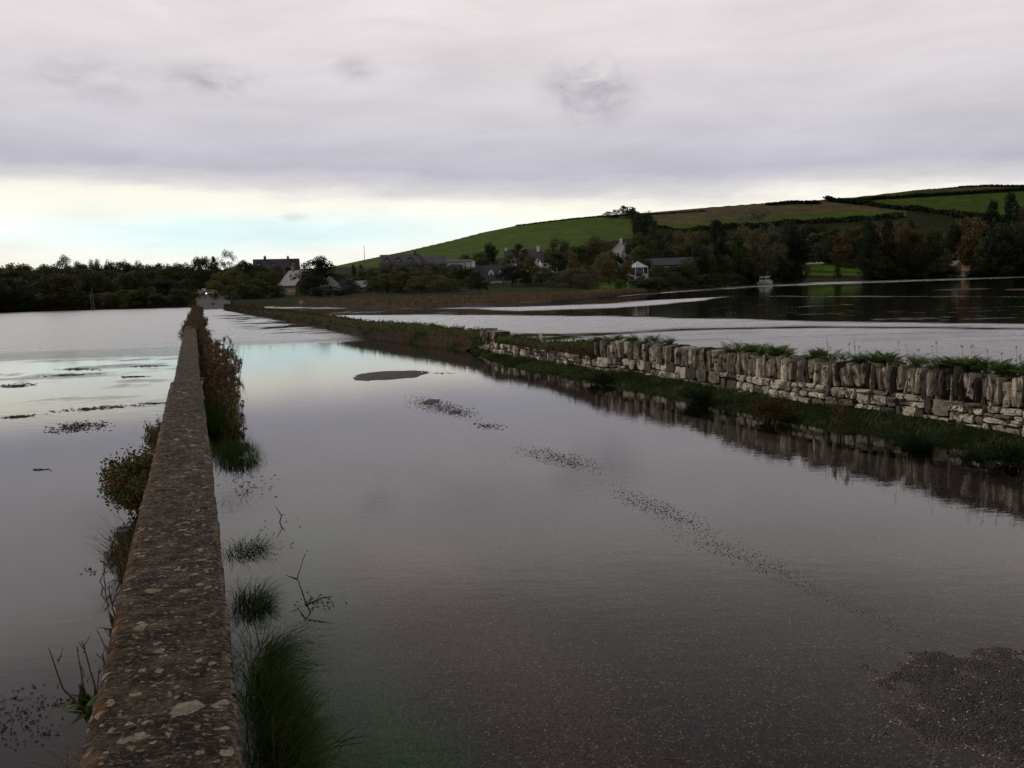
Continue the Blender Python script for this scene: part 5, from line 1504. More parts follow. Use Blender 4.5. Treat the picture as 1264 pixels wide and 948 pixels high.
# ------------------------------------------------------------------ houses
def part(name, mb, mat, parent): return mb.build(name, mat, parent)
def window(parent, c, w_, h_, rz=0.0, bars=True, frame=None):
    """frame with a pane behind it; local coords, facing -y rotated by rz about its centre"""
    ca, sa = math.cos(rz), math.sin(rz)
    def tr_(x, y, z): return (c[0] + x * ca - y * sa, c[1] + x * sa + y * ca, c[2] + z)
    f = MB(); t_ = .09
    for sx in (-1, 1): f.box(tr_(sx * (w_ / 2), -.05, 0), (t_, .10, h_ + t_), rz)
    for sz in (-1, 1): f.box(tr_(0, -.05, sz * h_ / 2), (w_ - t_, .10, t_), rz)
    if bars: f.box(tr_(0, -.04, 0), (.05, .06, h_ - t_), rz); 
    fo = f.build('window', frame or MAT['white_paint'], parent)
    g = MB(); g.box(tr_(0, .005, 0), (w_ - t_, .03, h_ - t_), rz); g.build('pane', MAT['glass_dark'], fo)
    return fo
def gable_house(label, pos, rz, w_, d_, eave, ridge, wall_m, roof_m, name='house', chimneys=(), windows=(), dormers=(), ends=(), over=.3, barge=None, cat='house', door=None, group=None):
    """ridge runs along local x; front is -y"""
    root = empty(name, pos, rz); tag(root, label, cat, group)
    b = MB(); hw, hd = w_ / 2, d_ / 2
    vs = [(-hw, -hd, -1), (hw, -hd, -1), (hw, hd, -1), (-hw, hd, -1), (-hw, -hd, eave), (hw, -hd, eave), (hw, hd, eave), (-hw, hd, eave), (-hw, 0, ridge - .05), (hw, 0, ridge - .05)]
    b.add(vs, [(0, 1, 5, 4), (2, 3, 7, 6), (1, 2, 6, 9, 5), (3, 0, 4, 8, 7), (4, 5, 9, 8), (6, 7, 8, 9)]); b.build('wall', wall_m, root)
    r = MB(); sl = (ridge - eave) / hd; ey = hd + over; ez = eave - sl * over + .06; th_ = .16
    X_ = hw + over
    for sg in (-1, 1):
        q_ = [(-X_, sg * ey, ez), (X_, sg * ey, ez), (X_, 0, ridge + .06), (-X_, 0, ridge + .06)]
        r.add(q_ + [(x, y, z + th_) for x, y, z in q_], [(0, 1, 2, 3), (7, 6, 5, 4), (0, 4, 5, 1), (1, 5, 6, 2), (2, 6, 7, 3), (3, 7, 4, 0)])
    rf = r.build('roof', roof_m, root)
    for (cx, cy, cw, ctop, cm) in chimneys:
        c = MB(); zb = ridge - sl * abs(cy) - .8
        c.box((cx, cy, (zb + ctop) / 2), (cw, cw * .8, ctop - zb)); c.box((cx, cy, ctop + .05), (cw + .16, cw * .8 + .16, .12))
        for k_ in (-1, 1): c.tube([(cx + k_ * cw * .22, cy, ctop + .10), (cx + k_ * cw * .22, cy, ctop + .45)], .10, 6)
        c.build('chimney', cm, rf)
    for (wx, wz, ww, wh) in windows: window(root, (wx, -hd - .003, wz), ww, wh)
    for (side, wy, wz, ww, wh) in ends: window(root, (side * (hw + .003), wy, wz), ww, wh, PI / 2 * side)
    if door:
        m_ = MB(); m_.box((door[0], -hd - .04, door[1] / 2 + .02), (door[2], .08, door[1])); dd = m_.build('door', MAT['wood_dark'], root)
        m_ = MB(); m_.box((door[0] + door[2] * .35, -hd - .10, door[1] * .5), (.1, .05, .05)); m_.build('handle', MAT['metal_grey'], dd)
    for (dx, dw, dh) in dormers:
        # gabled dormer on the front slope
        y0 = -hd * .72; zb = ridge - sl * abs(y0); m_ = MB()
        vs = [(dx - dw / 2, y0, zb - .1), (dx + dw / 2, y0, zb - .1), (dx + dw / 2, y0, zb + dh), (dx, y0, zb + dh + dw * .55), (dx - dw / 2, y0, zb + dh)]
        bk = [(x, y0 + (z - zb + .3) / sl + .1, z) for x, y, z in vs]
        m_.add(vs + bk, [(0, 1, 2, 3, 4), (1, 6, 7, 2), (4, 9, 5, 0)]); do = m_.build('dormer', wall_m, root)
        m_ = MB()
        for sg in (-1, 1):
            e0 = (dx + sg * (dw / 2 + .15), y0 - .15, zb + dh - .10); a0_ = (dx, y0 - .15, zb + dh + dw * .55 + .1)
            e1_ = (e0[0], y0 + (dh + .2) / sl, e0[2]); a1_ = (dx, y0 + (dh + dw * .55 + .3) / sl, a0_[2])
            q_ = [e0, a0_, a1_, e1_]; m_.add(q_ + [(x, y, z + .08) for x, y, z in q_], [(0, 1, 2, 3), (7, 6, 5, 4), (0, 4, 5, 1), (1, 5, 6, 2), (2, 6, 7, 3), (3, 7, 4, 0)])
        m_.build('dormer_roof', roof_m if barge is None else barge, do)
        window(do, (dx, y0 - .003, zb + dh * .45), dw * .55, dh * .7)
    if barge is not None:
        for side in (-1, 1):
            m_ = MB()
            for sg in (-1, 1):
                x = side * (X_ + .03); q_ = [(x, sg * ey, ez - .15), (x, sg * ey, ez + .22), (x, 0, ridge + .30), (x, 0, ridge - .08)]
                m_.add(q_ + [(a + side * .05, b_, c_) for a, b_, c_ in q_], [(0, 1, 2, 3), (7, 6, 5, 4), (0, 4, 5, 1), (1, 5, 6, 2), (2, 6, 7, 3), (3, 7, 4, 0)])
            m_.build('bargeboard', barge, root)
    return root
def facing(px_, extra=0.0):
    d = ray(px_, 350); return -math.atan2(d[0], d[1]) + extra
WW, CW, SL, SP, WP = MAT['white_wall'], MAT['cream_wall'], MAT['slate'], MAT['slate_pale'], MAT['white_paint']
def sit(px_, r, ytop, ridge):
    """base z so that the ridge reaches photo row ytop"""
    t_ = at_r(px_, ytop, r); return (t_[0], t_[1], t_[2] - ridge)
# skyline house
gable_house('long dark house on the skyline with two chimneys and pale gabled dormers', sit(341, 330, 320.3, 7.5), facing(341), 16.0, 8, 4.0, 7.5, MAT['stone_dark'], SL, 'country_house', chimneys=((-4.0, 0, .9, 8.6, MAT['stone_dark']), (4.2, 0, .8, 8.4, MAT['stone_dark'])), windows=((-2, 2.9, 1, 1.2), (2, 2.9, 1, 1.2)), dormers=((-6.2, 1.7, 1.0), (-1, 1.2, .7), (5.9, 2.0, 1.1)))
# cream gabled house: gable end shows
gable_house('cream gabled house with white bargeboards among dark trees', sit(368, 222, 334.5, 7.2), facing(368, math.radians(-62)), 8.5, 6.6, 3.7, 7.2, CW, SL, 'cream_house', chimneys=((-2.5, 0, .8, 8.4, CW),), windows=((1.5, 1.6, 1, 1.2), (-2, 1.6, 1, 1.2)), dormers=((.8, 1.6, 1.1),), ends=((1, 0.4, 3.9, .9, 1.2), (1, 0.2, 1.4, 1.2, 1.2)), barge=WP)
gable_house('small white gable peeping from the trees right of the tall pointed tree', sit(416, 214, 342.5, 4.2), facing(416, math.radians(58)), 6, 4.2, 2.6, 4.2, WW, SL, 'cottage', ends=((-1, 0, 1.8, .9, 1),), barge=WP)
gable_house('small white gable between dark shrubs left of the slate roofed building', sit(448, 214, 347.5, 4.0), facing(448, math.radians(-50)), 5, 3.8, 2.3, 4.0, WW, SL, 'cottage', ends=((1, 0, 1.6, .8, 1),), barge=WP)
gable_house('long grey slate roofed building with three dark pointed dormers', sit(494, 292, 314.8, 6.6), facing(494), 13.0, 8, 3.0, 6.6, SP, SP, 'slate_building', chimneys=((5.0, 0, .8, 7.6, SP),), dormers=((-4.5, 1.7, .9), (-.8, 1.7, .9), (3.2, 1.7, .9)), windows=((-3, 1.8, 1, 1), (1.5, 1.8, 1, 1)))
gable_house('lower pale slate extension at the right end of the slate roofed building', sit(532, 294, 316.2, 5.6), facing(532), 9.4, 7, 2.8, 5.6, SP, SP, 'slate_building', windows=((-2, 1.8, 1, 1), (2, 1.8, 1, 1)))
gable_house('low long white outbuilding at the foot of the green field', sit(566, 300, 321.2, 2.4), facing(566), 8.2, 4, 1.7, 2.4, WW, SP, 'outbuilding', windows=((-2, 1, .8, .6), (2, 1, .8, .6)))
# white cottage with sun room
wc = gable_house('white cottage with a slate roof, dormers and a small sun room behind the reed bank', sit(606, 205, 328.6, 5.9), facing(606), 9.4, 6.5, 2.7, 5.9, WW, SL, 'white_cottage', chimneys=((-4.2, 0, .9, 6.9, WW),), windows=((1.3, 1.4, .9, 1.3), (2.8, 1.4, .9, 1.3)), dormers=((0.0, 1.3, .9), (2.4, 1.3, .9)), door=(-3.6, 2.0, .9))
m_ = MB()       # sun room, gable to the front
for px2 in (-2.6, -1.9, -1.2, -.5): m_.box((px2, -5.2, 1.0), (.12, .12, 2.0))
m_.box((-1.55, -5.2, .22), (2.2, .10, .42)); m_.box((-1.55, -5.2, 2.02), (2.3, .14, .14))
m_.add([(-2.75, -5.28, 2.05), (-.35, -5.28, 2.05), (-1.55, -5.28, 3.15), (-2.75, -5.18, 2.05), (-.35, -5.18, 2.05), (-1.55, -5.18, 3.15)], [(0, 1, 2), (5, 4, 3), (0, 2, 5, 3), (1, 4, 5, 2), (0, 3, 4, 1)])
sr = m_.build('sun_room', WP, wc)
m_ = MB(); m_.add([(-2.85, -5.3, 2.06), (-1.55, -5.3, 3.3), (-1.55, -3.28, 3.3), (-2.85, -3.28, 2.06)], [(0, 1, 2, 3)]); m_.add([(-.25, -5.3, 2.06), (-1.55, -5.3, 3.3), (-1.55, -3.28, 3.3), (-.25, -3.28, 2.06)], [(0, 3, 2, 1)]); m_.build('sun_room_roof', SL, sr)
m_ = MB(); m_.box((-1.55, -5.12, 1.2), (2.0, .03, 1.5)); m_.build('pane', MAT['glass_dark'], sr)
m_ = MB(); m_.box((0.4, -6.3, -.15), (9.6, .25, .5)); m_.build('terrace_wall', WW, wc)
gable_house('dark roofed house between two tall white chimneys above the white cottage', sit(645, 298, 309.0, 6.4), facing(645), 12.4, 7, 3.6, 6.4, WW, SL, 'chimney_house', chimneys=((-5.7, 0, .8, 7.0, WW), (5.4, -.6, 1.1, 7.4, WW)), windows=((3.4, 2.7, 1, 1.2), (-3.4, 2.7, 1, 1.2)))
gable_house('small white bungalow right of the tall white chimney', sit(676, 268, 318.6, 3.6), facing(676, .2), 5.0, 4.5, 2.3, 3.6, WW, SL, 'bungalow', windows=((-1.3, 1.4, .9, .9), (1.2, 1.4, .9, .9)))
gable_house('tall narrow white gabled house half hidden by trees above the conservatory', sit(769, 268, 300.5, 7.5), facing(769, math.radians(72)), 6, 4.6, 5.2, 7.5, WW, SL, 'white_house', ends=((-1, .6, 4.2, .8, 1), (-1, -.7, 2, .8, 1.2)), chimneys=((-2.0, 0, .8, 8.6, WW),), barge=WP)
gable_house('long low dark roofed bungalow by the garden lawn', sit(824, 266, 319.2, 4.4), facing(824, -.05), 17.0, 7, 2.4, 4.4, MAT['stone_dark'], SL, 'long_bungalow', windows=((-4, 1.4, 1.2, 1.1), (0, 1.4, 1.6, 1.1), (4, 1.4, 1.2, 1.1)))
# conservatory
cp = sit(787, 214, 322.0, 3.5); cs = empty('conservatory', cp, facing(787, .2)); tag(cs, 'white framed conservatory with a pale pyramid glass roof beside the lawn', 'conservatory')
R_c = 2.5; m_ = MB()
for k in range(8):
    a = PI / 8 + k * PI / 4; a2 = a + PI / 4; am = (a + a2) / 2
    m_.box((R_c * math.cos(a), R_c * math.sin(a), .55), (.14, .14, 2.7))
    for z_ in (-.5, .2, 1.88): m_.box((R_c * math.cos(PI / 8) * math.cos(am), R_c * math.cos(PI / 8) * math.sin(am), z_), (.08, R_c * .74, .12), am)
    m_.tube([(R_c * 1.06 * math.cos(a), R_c * 1.06 * math.sin(a), 1.95), (0, 0, 3.32)], .05, 4)
m_.build('frame', WP, cs)
m_ = MB(); rim = [(R_c * 1.05 * math.cos(PI / 8 + k * PI / 4), R_c * 1.05 * math.sin(PI / 8 + k * PI / 4), 1.92) for k in range(8)]
m_.add(rim + [(0, 0, 3.25)], [(k, (k + 1) % 8, 8) for k in range(8)]); m_.build('roof', simple('pale_glazing', (.50, .51, .53), .35, .08, 2), cs)
m_ = MB(); rim = [(R_c * .97 * math.cos(PI / 8 + k * PI / 4), R_c * .97 * math.sin(PI / 8 + k * PI / 4)) for k in range(8)]
m_.add([(x, y, .2) for x, y in rim] + [(x, y, 1.85) for x, y in rim], [(k, (k + 1) % 8, (k + 1) % 8 + 8, k + 8) for k in range(8)]); m_.build('pane', MAT['glass_dark'], cs)
m_ = MB(); m_.add([(x, y, -1.5) for x, y in rim] + [(x, y, .2) for x, y in rim], [(k, (k + 1) % 8, (k + 1) % 8 + 8, k + 8) for k in range(8)]); m_.build('base_wall', WW, cs)
# boathouse group on the right
bp_ = onr(1179, shore(1179) + 10); b_top = float(at_r(1179, 322.5, math.hypot(bp_[0], bp_[1]))[2] - bp_[2])
gable_house('cream boathouse gable with pale bargeboards at the right shore', tuple(bp_), facing(1179, math.radians(-56)), 4.6, 3.6, b_top * .72, b_top, CW, SP, 'boathouse', ends=((1, 0, b_top * .6, .8, 1.1),), barge=WP, windows=((0, 3.2, .8, 1.1),))
bp_ = onr(1193, shore(1193) + 15); b_top = float(at_r(1193, 328.0, math.hypot(bp_[0], bp_[1]))[2] - bp_[2])
gable_house('low tan roofed shed behind the small white dinghy', tuple(bp_), facing(1193, math.radians(-25)), 4.4, 4, b_top * .5, b_top, CW, MAT['tile_brown'], 'shed', windows=((0, 1.4, 1, .8),))

# canopy with thin legs
cp = hit(1006, 336, 200, 900); cn = empty('canopy', cp, facing(1006)); k_c = math.hypot(cp[0], cp[1]) * 10.5 / FPX / 3.6; cn.scale = (k_c, k_c, k_c); tag(cn, 'flat white canopy on thin dark legs at the left end of the bright lawn', 'canopy')
m_ = MB(); m_.box((0, 0, 3.35), (6.8, 3.4, .45)); m_.box((0, 0, 3.62), (6.2, 3.0, .12)); m_.build('canopy_top', WP, cn)
for sx in (-1, 1):
    for sy in (-1, 1):
        m_ = MB(); m_.tube([(sx * 2.3, sy * 1.3, -.5), (sx * 3.0, sy * 1.4, 3.12)], .11, 6); m_.build('leg', MAT['wood_dark'], cn)
m_ = MB()
for k in (-1.6, .6, 2.2): m_.box((k, 0, 3.85), (.35, .5, .35))
m_.build('lamp_box', WP, cn)

# ------------------------------------------------------------------ boats
def lofted(sections, mat, name, parent, smooth=False, cap=True):
    n_ = len(sections[0]); mb = MB(); vs = [p for s_ in sections for p in s_]; fs = []
    for i in range(len(sections) - 1):
        for k in range(n_ - 1): fs.append((i * n_ + k, (i + 1) * n_ + k, (i + 1) * n_ + k + 1, i * n_ + k + 1))
    if cap: fs.append(tuple(range(n_))); fs.append(tuple((len(sections) - 1) * n_ + k for k in range(n_))[::-1])
    mb.add(vs, fs); return mb.build(name, mat, parent, smooth)
def hull(L, B, D_, parent, mat, name='hull'):
    secs = []
    for i in range(13):
        t_ = i / 12; x = -L / 2 + L * t_; b_ = B / 2 * (1 - max(0, (t_ - .45) / .55) ** 2.2) + .02; sh_ = D_ * (1 + .35 * t_ ** 2); kz = -.25 + .3 * max(0, (t_ - .7) / .3) ** 2
        secs.append([(x, b_, sh_), (x, b_ * .93, sh_ * .45), (x, b_ * .6, kz * .4), (x, 0, kz), (x, -b_ * .6, kz * .4), (x, -b_ * .93, sh_ * .45), (x, -b_, sh_)])
    lofted(secs, mat, name, parent, True)
    secs2 = [[(s_[0][0], s_[0][1] * .94, s_[0][2] - .03), (s_[6][0], s_[6][1] * .94, s_[6][2] - .03)] for s_ in secs]
    lofted(secs2, mat, 'deck', parent, cap=False)
    m_ = MB(); 
    for sg in (0, 6): m_.tube([s_[sg] for s_ in secs], .045, 5)
    m_.build('gunwale', MAT['wood_grey'], parent)
BOATW = simple('boat_gelcoat', (.72, .72, .70), .35, .05, 2)
b0 = gp(945.5, 351.9); cr_ = empty('motor_cruiser', (b0[0], b0[1], .05), facing(945) + math.radians(-40)); tag(cr_, 'small white motor cruiser with dark cabin windows at the far shore', 'boat')
cr_.scale = (1.12, 1.12, 1.12)
hull(5.6, 2.9, 1.05, cr_, BOATW)
def cabin(x0, x1, w_, z0, z1, rake, name, parent, mat):
    m_ = MB(); m_.add([(x0, -w_ / 2, z0), (x1, -w_ / 2, z0), (x1, w_ / 2, z0), (x0, w_ / 2, z0), (x0 + .1, -w_ * .42, z1), (x1 - rake, -w_ * .42, z1), (x1 - rake, w_ * .42, z1), (x0 + .1, w_ * .42, z1)],
        [(0, 3, 2, 1), (4, 5, 6, 7), (0, 1, 5, 4), (1, 2, 6, 5), (2, 3, 7, 6), (3, 0, 4, 7)]); return m_.build(name, mat, parent)
cb = cabin(-1.9, 1.2, 2.5, 1.0, 2.9, .7, 'cabin', cr_, BOATW)
m_ = MB(); m_.box((-.45, 0, 2.98), (2.9, 2.5, .14)); m_.build('cabin_roof', BOATW, cr_)
for sg in (-1, 1):
    for k in (-1.25, -.35, .45):
        m_ = MB(); m_.box((k, sg * 1.15, 2.1), (.62, .12, .72)); m_.build('cabin_window', MAT['glass_dark'], cr_)
for k in (-.62, 0, .62):
    m_ = MB(); m_.box((.93, k, 2.15), (.16, .50, .66)); m_.build('cabin_window', MAT['glass_dark'], cr_)
    m_ = MB(); m_.box((-1.88, k, 2.1), (.14, .50, .74)); m_.build('cabin_window', MAT['glass_dark'], cr_)
m_ = MB()
for k in range(5): m_.tube([(1.2 + .32 * k, (1.0 - .16 * k), 1.2), (1.2 + .32 * k, (1.0 - .16 * k), 1.7)], .025, 4); m_.tube([(1.2 + .32 * k, -(1.0 - .16 * k), 1.2), (1.2 + .32 * k, -(1.0 - .16 * k), 1.7)], .025, 4)
m_.tube([(1.2, 1.0, 1.7), (2.5, .36, 1.7), (2.5, -.36, 1.7), (1.2, -1.0, 1.7)], .03, 4); m_.build('rail', MAT['metal_grey'], cr_)
def dinghy(label, px_, r, L, rzx, z=None, group=None):
    p = onr(px_, max(r, shore(px_) + 2.5)); e = empty('dinghy', (p[0], p[1], (p[2] if z is None else z) + .2), facing(px_) + rzx); tag(e, label, 'boat', group)
    hull(L, L * .38, .75, e, BOATW)
    for k in (-.2, .15):
        m_ = MB(); m_.box((L * k, 0, .62), (.28, L * .32, .06)); m_.build('seat', MAT['wood_grey'], e)
    return e
dinghy('small white dinghy drawn up in front of the cream boathouse', 1187, 452, 5.6, .25)
dinghy('white dinghy moored at the far right shore', 1242, 476, 4.6, -.15)
dinghy('smaller white dinghy just left of the one at the far right shore', 1232, 476, 2.6, .1)
# tan upturned punt/box on the shore
p = onr(1130, shore(1130) + 6); bx_ = empty('trailer', (p[0], p[1], p[2]), facing(1130)); tag(bx_, 'tan covered trailer standing on the right shore', 'trailer')
m_ = MB(); m_.add([(-2.3, -1, .7), (2.3, -1, .7), (2.3, 1, .7), (-2.3, 1, .7), (-2.1, -.9, 2.0), (2.1, -.9, 2.0), (2.1, .9, 2.0), (-2.1, .9, 2.0)], [(0, 3, 2, 1), (4, 5, 6, 7), (0, 1, 5, 4), (1, 2, 6, 5), (2, 3, 7, 6), (3, 0, 4, 7)]); m_.build('cover', simple('tan_canvas', (.34, .29, .20), .85, .1, 2), bx_)
for sx in (-1.2, 1.2):
    m_ = MB(); m_.tube([(sx, -1.0, .35), (sx, 1.0, .35)], .36, 12); m_.build('wheel', MAT['black'], bx_)
m_ = MB(); m_.box((0, 0, .62), (4.8, .5, .12)); m_.build('chassis', MAT['metal_grey'], bx_)

# ------------------------------------------------------------------ benches, gulls on the lawn
def bench(label, px_, py_, w_=1.9, picnic=False):
    h = hit(px_, py_, 120, 260); e = empty('picnic_table' if picnic else 'bench', tuple(h), facing(px_, random.uniform(-.3, .3))); tag(e, label, 'picnic table' if picnic else 'bench', None)
    wm = MAT['wood_grey']
    if picnic:
        m_ = MB()
        for k in range(4): m_.box((0, -.33 + .22 * k, .76), (w_, .19, .05))
        m_.build('table_top', wm, e)
        for sg in (-1, 1):
            m_ = MB(); m_.box((0, sg * .75, .45), (w_, .27, .05)); m_.build('seat', wm, e)
            m_ = MB(); m_.box((sg * w_ * .36, 0, .40), (.08, 1.6, .08)); m_.tube([(sg * w_ * .36, -.25, .74), (sg * w_ * .36, -.62, -.05)], .05, 4); m_.tube([(sg * w_ * .36, .25, .74), (sg * w_ * .36, .62, -.05)], .05, 4); m_.build('leg_frame', wm, e)
    else:
        m_ = MB()
        for k in range(3): m_.box((0, -.18 + .18 * k, .46), (w_, .14, .05))
        m_.build('seat', wm, e)
        m_ = MB()
        for k in range(3): m_.box((0, .30 + .03 * k, .62 + .15 * k), (w_, .04, .11))
        m_.build('backrest', wm, e)
        for sx in (-1, 1):
            m_ = MB(); m_.box((sx * w_ * .44, -.20, .30), (.08, .08, .66)); m_.box((sx * w_ * .44, .28, .42), (.08, .08, 1.0)); m_.box((sx * w_ * .44, .04, .66), (.08, .55, .06)); m_.build('leg', wm, e)
    return e
bench('grey bench at the left side of the garden lawn', 743, 348.5, 2.0)
bench('grey bench at the back of the lawn below the conservatory', 770.5, 343.5, 1.4)
bench('grey bench to the right of the conservatory bench', 785.5, 345.5, 1.4)
bench('pale picnic table nearest the shore on the garden lawn', 748, 357.5, 2.0, True)
bench('grey picnic table on the grass at the left end of the reed bank lawn', 583, 364, 1.8, True)
MBD = simple('white_feathers', (.75, .74, .72), .8, .05, 10)
for k, (px_, py_, rz_) in enumerate(((774, 352, .3), (778.5, 351.5, -.5), (783, 351, 2.6))):
    h = hit(px_, py_, 120, 260); e = empty('gull', (h[0], h[1], h[2]), rz_); tag(e, ['leftmost of three white gulls standing on the garden lawn', 'middle of three white gulls standing on the garden lawn', 'rightmost of three white gulls standing on the garden lawn'][k], 'gull')
    m_ = MB(); secs = [(-.34, .01, .20), (-.22, .06, .20), (-.05, .105, .21), (.10, .10, .24), (.18, .06, .31), (.22, .055, .38), (.27, .05, .42), (.31, .02, .42), (.37, .008, .405)]
    m_.tube([(a, 0, c_) for a, b_, c_ in secs], [b_ for a, b_, c_ in secs], 8); m_.build('body', MBD, e, True)
    for sg in (-1, 1):
        m_ = MB(); m_.add([(.12, sg * .10, .29), (-.05, sg * .118, .31), (-.40, sg * .05, .22), (-.1, sg * .122, .21)], [(0, 1, 2, 3)]); m_.build('wing', MAT['metal_grey'], e)
        m_ = MB(); m_.tube([(.0, sg * .04, .14), (.01, sg * .04, -.01), (.06, sg * .04, -.01)], .008, 4); m_.build('leg', MAT['yellow'], e)

# ------------------------------------------------------------------ road end: road sheet, car, people, signs
rd_px = [(243, 381.0), (252, 379), (259, 376.5), (261, 374.2), (259.5, 370)]
rc = []
for r_, px_ in ((141, 261), (150, 262), (165, 262), (180, 260), (195, 259), (215, 258.5), (240, 258), (275, 256), (310, 252)):
    rc.append(onr(px_, r_))
rc = np.array(rc); rcs, _ = resample(rc, 2.0)
PR = np.zeros((len(rcs), 9, 3))
for i in range(len(rcs)):
    d = rcs[min(i + 1, len(rcs) - 1)] - rcs[max(i - 1, 0)]; d[2] = 0; d /= np.linalg.norm(d); n_ = np.array([d[1], -d[0], 0])
    for k in range(9): PR[i, k] = rcs[i] + n_ * (k - 4) * .70
cz = np.array([float(np.max(terr(PR[i, :, 0], PR[i, :, 1]))) for i in range(len(rcs))]); cz = np.maximum(cz, .0) + .05
cz = np.convolve(np.pad(cz, 2, 'edge'), np.ones(5) / 5, 'valid')
PR[..., 2] = cz[:, None]
o = grid_mesh('lane', PR, None, simple('damp_tarmac', (.045, .038, .041), .8, .25, 1.2)); tag(o, kind='structure')
def lane_at(dist):   # range from the camera -> point on lane, direction
    k = int(np.argmin(np.abs(np.hypot(rcs[:, 0], rcs[:, 1]) - dist))); d = rcs[max(k - 1, 0)] - rcs[min(k + 1, len(rcs) - 1)]; return np.array([rcs[k][0], rcs[k][1], cz[k]]), d / np.linalg.norm(d[:2])
p, d = lane_at(226); n_ = np.array([-d[1], d[0], 0])
q_ = onr(257.3, 226)
car = empty('car', (q_[0], q_[1], p[2]), math.atan2(d[1], d[0])); tag(car, 'silver car with one headlight lit coming down the road toward the flood', 'car')
prof = [(-2.05, .45, .80), (-2.1, .75, .84), (-2.0, .95, .86), (-1.75, 1.0, .86), (-1.35, 1.42, .72), (-.6, 1.50, .70), (.25, 1.45, .69), (.95, 1.0, .82), (1.75, .88, .83), (2.05, .72, .80), (2.12, .45, .76)]
m_ = MB(); secs = []
for x, zt_, hw_ in prof:
    low_ = .30; secs.append([(x, -.80 if zt_ > 1.1 else -hw_, low_), (x, -.86 if abs(x) < 1.9 else -hw_, .6 if zt_ > .62 else low_ + .08), (x, -(.84 if zt_ > 1.1 else hw_), min(zt_, .95)), (x, -hw_, zt_), (x, hw_, zt_), (x, (.84 if zt_ > 1.1 else hw_), min(zt_, .95)), (x, .86 if abs(x) < 1.9 else hw_, .6 if zt_ > .62 else low_ + .08), (x, .80 if zt_ > 1.1 else hw_, low_)])
lofted(secs, MAT['car_paint'], 'body', car)
m_ = MB(); m_.add([(.33, -.66, 1.43), (.33, .66, 1.43), (.93, .76, 1.04), (.93, -.76, 1.04)], [(0, 1, 2, 3)]); 
for v_ in range(4): m_.v[v_] = (m_.v[v_][0] + .03, m_.v[v_][1], m_.v[v_][2] + .03)
m_.build('windscreen', MAT['glass_dark'], car)
for sg in (-1, 1):
    m_ = MB(); m_.box((-.35, sg * .80, 1.18), (1.5, .04, .36)); m_.build('side_window', MAT['glass_dark'], car)
    for sx in (-1.3, 1.32):
        m_ = MB(); m_.tube([(sx, sg * .70, .32), (sx, sg * .90, .32)], .32, 14); wh_ = m_.build('wheel', MAT['black'], car)
        m_ = MB(); m_.tube([(sx, sg * .90, .32), (sx, sg * .915, .32)], .18, 10); m_.build('rim', MAT['metal_grey'], wh_)
    m_ = MB(); m_.box((.55, sg * .95, .98), (.12, .16, .12)); m_.build('mirror', MAT['car_paint'], car)
m_ = MB(); m_.box((2.10, 0, .50), (.10, 1.5, .20)); m_.build('grille', MAT['black'], car)
HL = NT('headlight_lit'); HL.principled((.9, .8, .6), .3, emis=(1.0, .78, .45), estr=5.0)
m_ = MB(); m_.tube([(2.06, -.62, .70), (2.14, -.62, .70)], .17, 12); o = m_.build('headlight', HL.m, car); o['label'] = 'lit headlight'
m_ = MB(); m_.tube([(2.06, .62, .70), (2.12, .62, .70)], .13, 12); m_.build('headlight', MAT['metal_grey'], car)
m_ = MB(); m_.box((2.16, 0, .42), (.02, .52, .11)); m_.build('number_plate', MAT['white_paint'], car)

